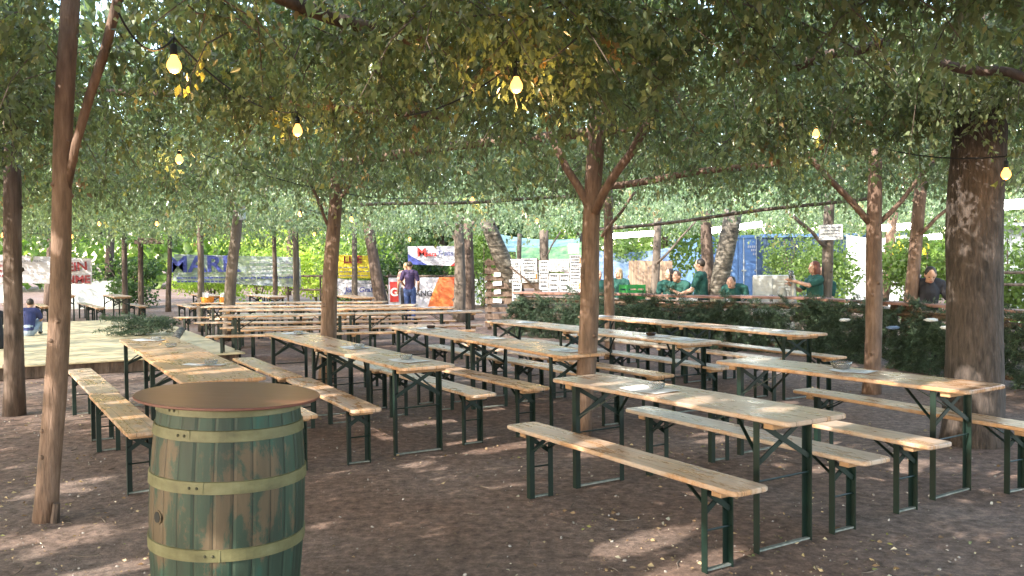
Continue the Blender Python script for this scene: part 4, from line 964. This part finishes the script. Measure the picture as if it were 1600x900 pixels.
# ------------------------------------------------------------------ people
def remesh(bm, name, voxel):
    me = bpy.data.meshes.new(name); bm.to_mesh(me); bm.free()
    o = bpy.data.objects.new('tmp', me); COL.objects.link(o)
    md = o.modifiers.new('r', 'REMESH'); md.mode = 'VOXEL'; md.voxel_size = voxel
    ms = o.modifiers.new('s', 'SMOOTH'); ms.iterations = 3; ms.factor = .4
    dg = bpy.context.evaluated_depsgraph_get(); out = bpy.data.meshes.new_from_object(o.evaluated_get(dg)); out.name = name
    bpy.data.objects.remove(o); bpy.data.meshes.remove(me)
    for p_ in out.polygons: p_.use_smooth = True
    return out
def cap(bm, a, b_, ra, rb):
    a, b_ = Vector(a), Vector(b_)
    tube(bm, [a, a.lerp(b_, .33), a.lerp(b_, .66), b_], [ra, ra+(rb-ra)*.33, ra+(rb-ra)*.66, rb], 12)
    for p_, r_ in ((a, ra), (b_, rb)):
        g_ = bmesh.ops.create_uvsphere(bm, u_segments=12, v_segments=8, radius=r_); bmesh.ops.translate(bm, vec=p_, verts=g_['verts'])
def ell(bm, c, s, rot=None):
    g_ = bmesh.ops.create_uvsphere(bm, u_segments=16, v_segments=12, radius=1)
    bmesh.ops.transform(bm, matrix=Matrix.Translation(c) @ (rot.to_4x4() if rot is not None else Matrix.Identity(4)) @ Matrix.Diagonal((*s, 1)), verts=g_['verts'])
def person(label, loc, rz, hair, shirt, trousers, pose=None, hairlong=False, head_yaw=0., head_tilt=0., scale=1., group='people behind the bar', apron=False):
    J = dict(pel=(0, 0, .95), wai=(0, 0, 1.10), che=(0, .01, 1.30), nec=(0, 0, 1.47), hea=(0, .02, 1.62),
             sl=(-.185, 0, 1.41), sr=(.185, 0, 1.41), el=(-.245, -.02, 1.14), er=(.245, -.02, 1.14), wl=(-.24, .10, .92), wr=(.24, .10, .92),
             hl=(-.09, 0, .93), hr=(.09, 0, .93), kl=(-.10, .03, .50), kr=(.10, .03, .50), al=(-.10, 0, .09), ar=(.10, 0, .09))
    J.update(pose or {}); J = {k: Vector(v) for k, v in J.items()}
    t = thing('person', label, 'person', loc, rz, group); t.scale = (scale,)*3
    HR = Euler((head_tilt, 0, head_yaw)).to_matrix()
    b = B()
    cap(b, J['pel'], J['wai'], .125, .115); cap(b, J['wai'], J['che'], .115, .125); cap(b, J['sl']*.75+J['sr']*.25, J['sr']*.75+J['sl']*.25, .085, .085)
    cap(b, J['che'], J['nec'], .10, .06); cap(b, J['nec'], J['hea'], .058, .055)
    ell(b, J['hea']+HR @ Vector((0, 0, .01)), (.074, .092, .112), HR); ell(b, J['hea']+HR @ Vector((0, .035, -.055)), (.052, .055, .055), HR)
    ell(b, J['hea']+HR @ Vector((0, .098, -.012)), (.013, .022, .022), HR)
    for s in (-1, 1): ell(b, J['hea']+HR @ Vector((s*.076, -.005, -.005)), (.012, .022, .032), HR)
    for s in 'lr':
        cap(b, J['s'+s], J['e'+s], .052, .040); cap(b, J['e'+s], J['w'+s], .040, .027)
        fd = (J['w'+s]-J['e'+s]).normalized(); sx, sy = frame_from(fd)
        cap(b, J['w'+s], J['w'+s]+fd*.08, .026, .034)
        for k in range(4):
            q = J['w'+s]+fd*.085+sx*(k-1.5)*.019; e1 = q+fd*(.036-.004*abs(k-1.2))+sy*.008; cap(b, q, e1, .0095, .009); cap(b, e1, e1+fd*.022+sy*.022, .009, .0075)
        q = J['w'+s]+fd*.03+sx*.028; cap(b, q, q+fd*.035+sx*.028, .0115, .0095); cap(b, q+fd*.035+sx*.028, q+fd*.062+sx*.03+sy*.01, .0095, .008)
        cap(b, J['h'+s], J['k'+s], .088, .058); cap(b, J['k'+s], J['a'+s], .056, .038)
    obj('body', remesh(b, 'body', .009), 'skin', t)
    b = B(); cap(b, J['pel']+Vector((0, 0, .02)), J['wai'], .15, .138); cap(b, J['wai'], J['che'], .138, .15); cap(b, J['sl']*.8+J['sr']*.2, J['sr']*.8+J['sl']*.2, .10, .10); cap(b, J['che'], J['nec']-Vector((0, 0, .03)), .12, .075)
    for s in 'lr': cap(b, J['s'+s], J['s'+s].lerp(J['e'+s], .72), .072, .062)
    obj('shirt', remesh(b, 'shirt', .013), shirt, t)
    b = B(); cap(b, J['pel']-Vector((0, 0, .05)), J['pel']+Vector((0, 0, .06)), .145, .143)
    for s in 'lr': cap(b, J['h'+s], J['k'+s], .10, .074); cap(b, J['k'+s], J['a'+s], .072, .058)
    obj('trousers', remesh(b, 'trousers', .014), trousers, t)
    for s in 'lr': b = B(); ell(b, J['a'+s]+Vector((0, .06, -.045)), (.045, .13, .045)); obj('shoe', b, 'black', t, True)
    b = B(); ell(b, J['hea']+HR @ Vector((0, -.018, .034)), (.083, .092, .096), HR)
    if hairlong: ell(b, J['hea']+HR @ Vector((0, -.055, -.06)), (.082, .05, .14), HR); ell(b, J['hea']+HR @ Vector((.068, -.01, -.05)), (.022, .05, .11), HR); ell(b, J['hea']+HR @ Vector((-.068, -.01, -.05)), (.022, .05, .11), HR)
    obj('hair', remesh(b, 'hair', .012), hair, t)
    for s in (-1, 1): b = B(); ell(b, J['hea']+HR @ Vector((s*.030, .082, .018)), (.013, .008, .007), HR); obj('eye', b, 'black', t, True)
    b = B(); ell(b, J['hea']+HR @ Vector((0, .089, -.058)), (.024, .006, .007), HR); obj('mouth', b, plain('lips', (.35, .11, .09), .5), t, True)
    return t
GP = 'people behind the bar'
person('man seen from behind in a dark violet T-shirt and jeans by the far rows', (gz(641, 503).x, 24., 0), R(-12), 'hairbrown', 'purpleshirt', 'jeans', dict(el=(-.27, .02, 1.16), wl=(-.21, .20, 1.02), er=(.26, .03, 1.14), wr=(.20, .18, .98)), scale=.95, group=None)
person('person in pale pink half hidden by the man in violet', (gz(634, 503).x-.06, 24.8, 0), R(20), 'hairblond', 'pinkshirt', 'dark', scale=.93, group=None)
wk = dict(el=(-.24, .10, 1.16), wl=(-.16, .32, 1.08), er=(.24, .10, 1.16), wr=(.16, .32, 1.08))
person('person in green shirt mostly hidden by the pink post', (gy(935, 440, 19.3).x, 19.3, -.12), R(200), 'hairblond', 'greenshirt', 'dark', wk, scale=.88)
person('fair haired woman in green sitting before the board wall', (gy(967, 440, 20.8).x, 20.8, -.30), R(165), 'hairblond', 'greenshirt', 'dark', wk, True, head_yaw=-.5)
person('dark haired woman in green left of the talking men', (gy(1046, 440, 18.6).x, 18.6, -.30), R(170), 'hairdark', 'greenshirt', 'dark', wk, True, head_yaw=-1.0)
person('man bending forward with a cup, in front of the standing man', (gy(1073, 440, 18.0).x, 18.0, -.22), R(130), 'hairbrown', 'greenshirt', 'dark', dict(che=(0, .14, 1.26), nec=(0, .24, 1.39), hea=(0, .32, 1.50), sl=(-.18, .2, 1.34), sr=(.18, .2, 1.34), el=(-.22, .34, 1.12), wl=(-.08, .50, 1.22), er=(.22, .34, 1.1), wr=(.10, .50, 1.08)))
person('tall short haired man in green facing left beside the slim trunk', (gy(1095, 440, 17.0).x, 17.0, -.10), R(62), 'hairdark', 'greenshirt', 'dark', wk)
person('person in green bending behind the birch trunk', (gy(1148, 440, 16.5).x, 16.5, -.33), R(150), 'hairdark', 'greenshirt', 'dark', dict(che=(0, .1, 1.28), nec=(0, .16, 1.42), hea=(0, .24, 1.52), el=(-.25, .05, 1.15), wl=(-.24, .22, .98)))
tw = person('auburn haired woman in green lifting a glass', (gy(1274, 440, 15.5).x, 15.5, -.16), R(95), 'hairred', 'greenshirt', 'dark', dict(el=(-.22, .22, 1.32), wl=(-.06, .44, 1.40), er=(.2, .20, 1.22), wr=(.06, .42, 1.32)), True)
person('red haired person behind the woman lifting a glass', (gy(1288, 440, 16.1).x, 16.1, -.26), R(120), 'hairred', 'greenshirt', 'dark', wk, True)
person('dark haired man in black looking down behind the right counter', (gy(1450, 440, 13.0).x, 13.0, -.18), R(165), 'hairdark', 'dark', 'dark', dict(che=(0, .06, 1.29), nec=(0, .10, 1.44), hea=(0, .18, 1.55), el=(-.27, .12, 1.16), wl=(-.14, .34, 1.0), er=(.27, .12, 1.16), wr=(.12, .34, 1.0)), head_tilt=-.6)
p = gy(1236, 437, 15.4); b = B(); lathe(b, [(.03, 0), (.04, .01), (.045, .16), (.042, .16), (.036, .015)], 14); o = obj('beer_glass', b, 'glass', smooth=True); o.location = p; tag(o, 'glass held up by the auburn haired woman', 'glass')
sit = dict(pel=(0, 0, .14), wai=(0, .03, .29), che=(0, .10, .48), nec=(0, .16, .64), hea=(0, .22, .77), sl=(-.17, .12, .58), sr=(.17, .12, .58), el=(-.22, .26, .38), er=(.22, .26, .38), wl=(-.14, .42, .3), wr=(.14, .42, .3),
           hl=(-.09, .02, .13), hr=(.09, .02, .13), kl=(-.14, .40, .34), kr=(.14, .40, .34), al=(-.12, .52, .09), ar=(.12, .52, .09))
person('child in navy and pale jeans crouching on the stage behind the left posts', (gy(45, 520, 18.).x, 18., .205), R(15), 'hairdark', 'blueshirt', 'palejeans', sit, scale=.85, group=None)
person('dark clothed person crouching at the left picture edge on the stage', (gy(-6, 540, 15.2).x, 15.2, .205), R(60), 'hairdark', 'dark', 'dark', sit, group=None, scale=1.0)

# ------------------------------------------------------------------ leaf roof
sdn = np.array(sd)
holes = []   # (point on ray, radius): gaps in the roof the low sun shines through
for px, py, z, r_ in ((60, 838, 0, .09), (110, 845, 0, .06), (105, 756, 0, .07), (70, 770, 0, .05), (150, 893, 0, .08), (560, 692, 0, .07), (640, 664, 0, .09), (735, 690, 0, .06), (780, 700, 0, .08), (830, 690, 0, .09), (715, 655, 0, .07), (500, 690, 0, .06),
                      (790, 634, 0, .09), (1000, 848, 0, .09), (1090, 885, 0, .09), (1290, 726, 0, .06), (1270, 700, 0, .09), (1400, 735, 0, .07), (1230, 690, 0, .07), (1590, 733, 0, .09), (930, 705, 0, .06),
                      (400, 571, .77, .05), (470, 590, .77, .05), (205, 652, .48, .06), (230, 566, .77, .05), (1000, 606, .77, .06), (945, 600, .77, .04), (1100, 672, .48, .05), (1160, 680, .48, .05), (1440, 690, .48, .07), (1120, 506, .77, .2), (1000, 500, .77, .15),
                      (62, 520, .0, .0), (1310, 595, .77, .05), (560, 640, .48, .05), (1550, 655, .48, .06), (660, 580, .77, .03), (1080, 625, .77, .05)):
    if r_ > 0:
        q = gz(px, py, z)
        for s_ in ((-1, 0, 1) if z == 0 else (0,)): holes.append((np.array(q+Vector((TRAV.x, TRAV.y, 0))*s_*r_*2.0), r_))
rh = random.Random(99)
for k in range(46):
    y_ = 4.6+9.5*rh.random(); x_ = (rh.random()*2-1)*y_*.58; holes.append((np.array([x_, y_, 0.]), .03+.06*rh.random()**2))
for px, py, y_, r_ in ((75, 600, 5.55, .05), (70, 520, 5.55, .04), (82, 655, 5.55, .04), (1510, 595, 7.5, .10), (1545, 640, 7.5, .05), (905, 560, 8.1, .03), (330, 860, 3.5, .03)): holes.append((np.array(gy(px, py, y_)), r_))
BPn = np.array([list(p_) for p_ in BP]); CAMP = np.array([0, 0, CH])
def carve(P, pad=.03):
    keep = np.ones(len(P), bool)
    for q, r_ in holes:
        v = P-q; t = v @ sdn; d2 = (v*v).sum(1)-t*t; keep &= ~((d2 < (r_*1.05+pad)**2) & (t < 0))
    for q in BPn:
        v = P-q; keep &= (v*v).sum(1) > .12**2
        w_ = (CAMP-q)/np.linalg.norm(CAMP-q); t = v @ w_; d2 = (v*v).sum(1)-t*t
        keep &= ~((t > 0) & (t < 3.) & (d2 < .07**2))
    for a, c in TUB:
        for f_ in np.linspace(.05, .95, 9):
            q = np.array(a.lerp(c, f_)); v = P-q; w_ = (CAMP-q)/np.linalg.norm(CAMP-q); t = v @ w_; d2 = (v*v).sum(1)-t*t
            keep &= ~((t > -.3) & (t < 7.) & (d2 < .11**2))
    # the branches were laid on either side of the left post, not over it
    for x0, z0, x1, z1, y0, hw in ((-2.86, 2.2, -2.74, 3.4, 5.6, .13), (-2.84, 2.1, -2.36, 3.5, 5.5, .10)):
        f_ = np.clip((P[:, 2]-z0)/(z1-z0), -.5, 1.3); sc_ = P[:, 1]/y0
        xl = (x0+(x1-x0)*f_)
        keep &= ~((P[:, 1] < y0) & (P[:, 1] > y0-1.4) & (np.abs(P[:, 0]-xl*sc_) < hw))
    return keep
def roof_zone(n_sprays, sampler, nleaf, L_, leafL, zlo, thick, dens_seed, droop=1., clump=.35, tint=(1, 1, 1)):
    x, y = sampler(n_sprays*2)
    dn = noise2(x, y, 1.6, dens_seed)*.6+noise2(x, y, 4.2, dens_seed+1)*.6
    k = dn + rng.normal(size=len(x))*.3 > -clump*1.4
    x, y = x[k][:n_sprays], y[k][:n_sprays]; n = len(x)
    z = zlo + .10*noise2(x, y, 2.1, 77) + .07*noise2(x, y, 5.2, 78) + thick*rng.random(n)**1.25
    az = rng.random(n)*6.28; pit = rng.normal(size=n)*.28 - .15
    d = np.stack([np.cos(az)*np.cos(pit), np.sin(az)*np.cos(pit), np.sin(pit)], 1)
    Ls = L_*(.6+.8*rng.random(n)); t = rng.random((n, nleaf))
    O = np.stack([x, y, z], 1)
    P = O[:, None, :] + d[:, None, :]*(Ls[:, None]*t)[..., None]
    P[..., 2] -= droop*.55*Ls[:, None]*t**2
    P += rng.normal(size=P.shape)*np.array([.034, .034, .028])*L_/.6
    tone = .65+.7*rng.random((n, 1)); hue = rng.random((n, 1, 1)); h2 = np.clip(noise2(x, y, 1.1, 91)*.5+.5, 0, 1)[:, None, None]
    base = np.array([.068, .092, .058])*(1-.3*h2)+np.array([.098, .110, .068])*.3*h2
    C = np.where(hue > .985, np.array([.12, .085, .05]), np.where(hue > .955, np.array([.12, .125, .055]), base))
    C = np.broadcast_to(C, (n, nleaf, 3))*tone[..., None]*(.7+.6*rng.random((n, nleaf, 1)))
    C = C + (rng.random((n, nleaf, 1)) > .985)*np.array([.06, .03, .0])
    C = C*np.array(tint)  # near leaves darker, far ones paler: light and glare put into colour
    D = d[:, None, :]*.35 + np.array([0, 0, -.85]) + rng.normal(size=P.shape)*.55
    P, D, C = P.reshape(-1, 3), D.reshape(-1, 3), C.reshape(-1, 3)
    Ln = leafL*(.5+.9*rng.random(len(P)))
    k = carve(P + unit(D)*Ln[:, None]*.5, leafL*.35); P, D, C, Ln = P[k], D[k], C[k], Ln[k]
    return (*leaf_geo(P, D, Ln, Ln*(.48+.14*rng.random(len(P))), C, .3), O, d, Ls)
def wedge(y0, y1, m=.7, extra=1.2):
    def f(n):
        y = y0+(y1-y0)*rng.random(n); x = (rng.random(n)*2-1)*(y1*m+extra); k = np.abs(x) < y*m+extra; return x[k], y[k]
    return f
def rect(x0, x1, y0, y1): return lambda n: (x0+(x1-x0)*rng.random(n), y0+(y1-y0)*rng.random(n))
Vs, Fs, Cs, off = [], [], [], 0; twg = B()
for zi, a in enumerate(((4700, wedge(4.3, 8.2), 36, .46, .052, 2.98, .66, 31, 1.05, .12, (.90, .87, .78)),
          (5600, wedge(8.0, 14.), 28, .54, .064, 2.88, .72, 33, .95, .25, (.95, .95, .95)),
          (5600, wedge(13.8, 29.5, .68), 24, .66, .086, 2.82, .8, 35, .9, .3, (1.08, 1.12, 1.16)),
          (6500, rect(-9.5, 7., -3.5, 4.3), 26, .7, .12, 3.45, .9, 37, .3, 3.),  # unseen overhead stretch, added to block the low sun
          (1200, rect(-6., 8., 3.5, 14.), 24, .8, .13, 3.85, .5, 41, .3, 1.),  # extra upper layer, added to cut stray sun dapples
          (5200, rect(-24., -5.5, 1., 31.), 26, .8, .115, 3.12, .9, 39, .6, 3.))):  # left stretch, added to keep sun off ground and banners
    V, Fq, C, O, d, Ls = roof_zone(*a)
    Vs.append(V); Fs.append(Fq+off); Cs.append(C); off += len(V)
    if zi < 2:
        st = max(1, len(O)//1400)
        for k in range(0, len(O), st):
            p_ = Vector(O[k]); dd = Vector(d[k])*float(Ls[k]); e_ = p_+dd-Vector((0, 0, .5*float(Ls[k])))
            if carve(np.array([list(p_), list(p_+dd*.5), list(e_)])).all(): tube(twg, [p_, p_+dd*.55-Vector((0, 0, .13*float(Ls[k]))), e_], [.006, .0045, .002], 4, False)
me = fast_mesh('leaf_roof', np.concatenate(Vs), np.concatenate(Fs), np.concatenate(Cs), ('leaf',))
o = link(bpy.data.objects.new('leaf_roof', me)); tag(o, 'roof of drying leafy branches hanging over the beer garden', 'leaf roof', kind='stuff')
tw_ = obj('branch_twigs', twg, 'barkgrey', o)
print('leaves', len(me.polygons)//2)

# ------------------------------------------------------------------ trees and bushes behind
def crown_pts(n, rx, ry, rz, lobes, r):
    cs = r.normal(size=(lobes, 3)); cs = unit(cs)*(.35+.5*r.random((lobes, 1))); ls = .28+.25*r.random(lobes)
    k = r.integers(0, lobes, n); q = unit(r.normal(size=(n, 3)))*(r.random((n, 1))**.45)
    return (cs[k]+q*ls[k][:, None])*np.array([rx, ry, rz]), k
def tree(label, x, y, h, r_, n, leaf, tone, zc=.62, trunk_r=.16, name='leafy_tree', group='trees behind the beer garden', low=False, seed=0):
    r = np.random.default_rng(seed); t = thing(name, label, 'tree' if not low else 'bush', (x, y, 0), 0, group)
    P, k = crown_pts(n, r_, r_, h*(1-zc)*1.05 if not low else h*.5, 16, r); P[:, 2] += h*zc if not low else h*.5
    P = P[P[:, 2] > .05]; n = len(P); k = k[:n]
    C = np.array(tone)*(.6+.8*r.random((n, 1))); D = r.normal(size=(n, 3))+np.array([0, 0, -.5])
    Ln = leaf*(.7+.6*r.random(n)); V, Fq, Cc = leaf_geo(P, D, Ln, Ln*.6, C, .3)
    link(bpy.data.objects.new('crown' if not low else 'foliage', fast_mesh('crown', V, Fq, Cc, ('leafbg',))), t)
    b = B()
    if not low:
        tube(b, trunk_pts((0, 0, -.05), (.2, 0, h*.85), 8, .1, seed), list(np.linspace(trunk_r*1.15, trunk_r*.3, 8)), 9, True, .08, seed)
        obj('trunk', b, 'barkdark', t, True)
        for i in range(5):
            a = r.random()*6.28; z0 = h*(.35+.1*i); b = B(); tube(b, [(.05, 0, z0), (r_*.4*math.cos(a), r_*.4*math.sin(a), z0+h*.08), (r_*.75*math.cos(a), r_*.75*math.sin(a), z0+h*.14)], [trunk_r*.4, trunk_r*.28, trunk_r*.1], 6); obj('limb', b, 'barkdark', t, True)
    else:
        for i in range(5): a = r.random()*6.28; tube(b, [(0, 0, -.02), (.15*r_*math.cos(a), .15*r_*math.sin(a), h*.35), (.5*r_*math.cos(a), .5*r_*math.sin(a), h*.75)], [.03, .022, .01], 5)
        obj('stem', b, 'barkgrey', t)
    return t
bright, mid, dk = (.25, .32, .075), (.11, .165, .055), (.045, .08, .032)  # bright: overexposed sunlight put into the leaf colour
TW = ['behind the left end of the lettered banner', 'left of the bright clearing', 'over the bright clearing', 'behind the left of the blue mesh banner', 'behind the right of the blue mesh banner', 'behind the yellow banner', 'behind the standing man',
      'behind the highest banner', 'left of the newspaper fence', 'behind the teal tarpaulin', 'left of the container doors', 'above the container', 'behind the white tarpaulin', 'behind the thick trunk', 'behind the metal hut']
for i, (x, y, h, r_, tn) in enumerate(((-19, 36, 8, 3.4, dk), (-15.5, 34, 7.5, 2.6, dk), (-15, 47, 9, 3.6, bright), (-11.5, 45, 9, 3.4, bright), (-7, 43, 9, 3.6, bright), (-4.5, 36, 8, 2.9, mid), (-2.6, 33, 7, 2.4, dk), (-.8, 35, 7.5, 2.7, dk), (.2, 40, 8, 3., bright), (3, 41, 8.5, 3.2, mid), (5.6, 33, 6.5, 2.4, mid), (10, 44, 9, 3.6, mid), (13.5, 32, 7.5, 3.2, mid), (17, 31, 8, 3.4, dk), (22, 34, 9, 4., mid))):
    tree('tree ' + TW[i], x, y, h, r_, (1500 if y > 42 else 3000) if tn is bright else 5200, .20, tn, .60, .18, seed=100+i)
for i, (x, y, h, r_, tn, w_) in enumerate(((-14.6, 33.5, 2.2, 1.5, dk, 'dark bush behind the lettered banner'), (-12.6, 37, 2.2, 1.7, bright, 'bright bush in the clearing left of the blue mesh banner'), (-10.4, 36, 2.4, 1.9, bright, 'bright bush behind the left of the blue mesh banner'), (-8., 36, 2.3, 1.9, bright, 'bright bush behind the middle of the blue mesh banner'), (-6.2, 34, 2.6, 1.6, mid, 'bush between the blue mesh and yellow banners'),
        (-3.4, 30.2, 2.6, 1.3, dk, 'dark bush behind the man in violet'), (-1.0, 31, 3., 1.3, mid, 'bush between the highest banner and the newspaper fence'), (3.35, 25, 2.6, .7, mid, 'leafy shrub left of the blue container'), (8.6, 27, 2.9, 1.0, mid, 'leafy shrub in front of the container side'), (7.3, 20.5, 2.4, 1.0, mid, 'leafy shrub left of the white tarpaulin'), (7.9, 16.8, 2.3, .8, mid, 'leafy shrub behind the pinkish post'), (9.6, 17., 2.6, 1.0, mid, 'leafy shrub behind the thick trunk'), (10.2, 16.2, 2.5, .9, mid, 'leafy shrub at the right picture edge'))):
    tree(w_, x, y, h, r_, 2600, .11 if y < 28 else .15, tn, name='bush', group='bushes behind the beer garden', low=True, seed=200+i)
# far wood closing the view
def far_wood():
    r = np.random.default_rng(9); n = 26000
    a = R(-62)+R(124)*r.random(n); rad = 62+16*r.random(n); h = 6.5+2*np.sin(a*9)+2*np.sin(a*23)
    P = np.stack([rad*np.sin(a), rad*np.cos(a), h*r.random(n)**.8], 1)
    C = np.array([.13, .20, .05])*(.5+.9*r.random((n, 1))); V, Fq, Cc = leaf_geo(P, r.normal(size=(n, 3))+np.array([0, 0, -.3]), .9*(.6+.8*r.random(n)), .55, C, .3)
    o = link(bpy.data.objects.new('far_wood', fast_mesh('far_wood', V, Fq, Cc, ('leafbg',)))); tag(o, 'far green wood behind everything', 'wood', kind='stuff')
far_wood()
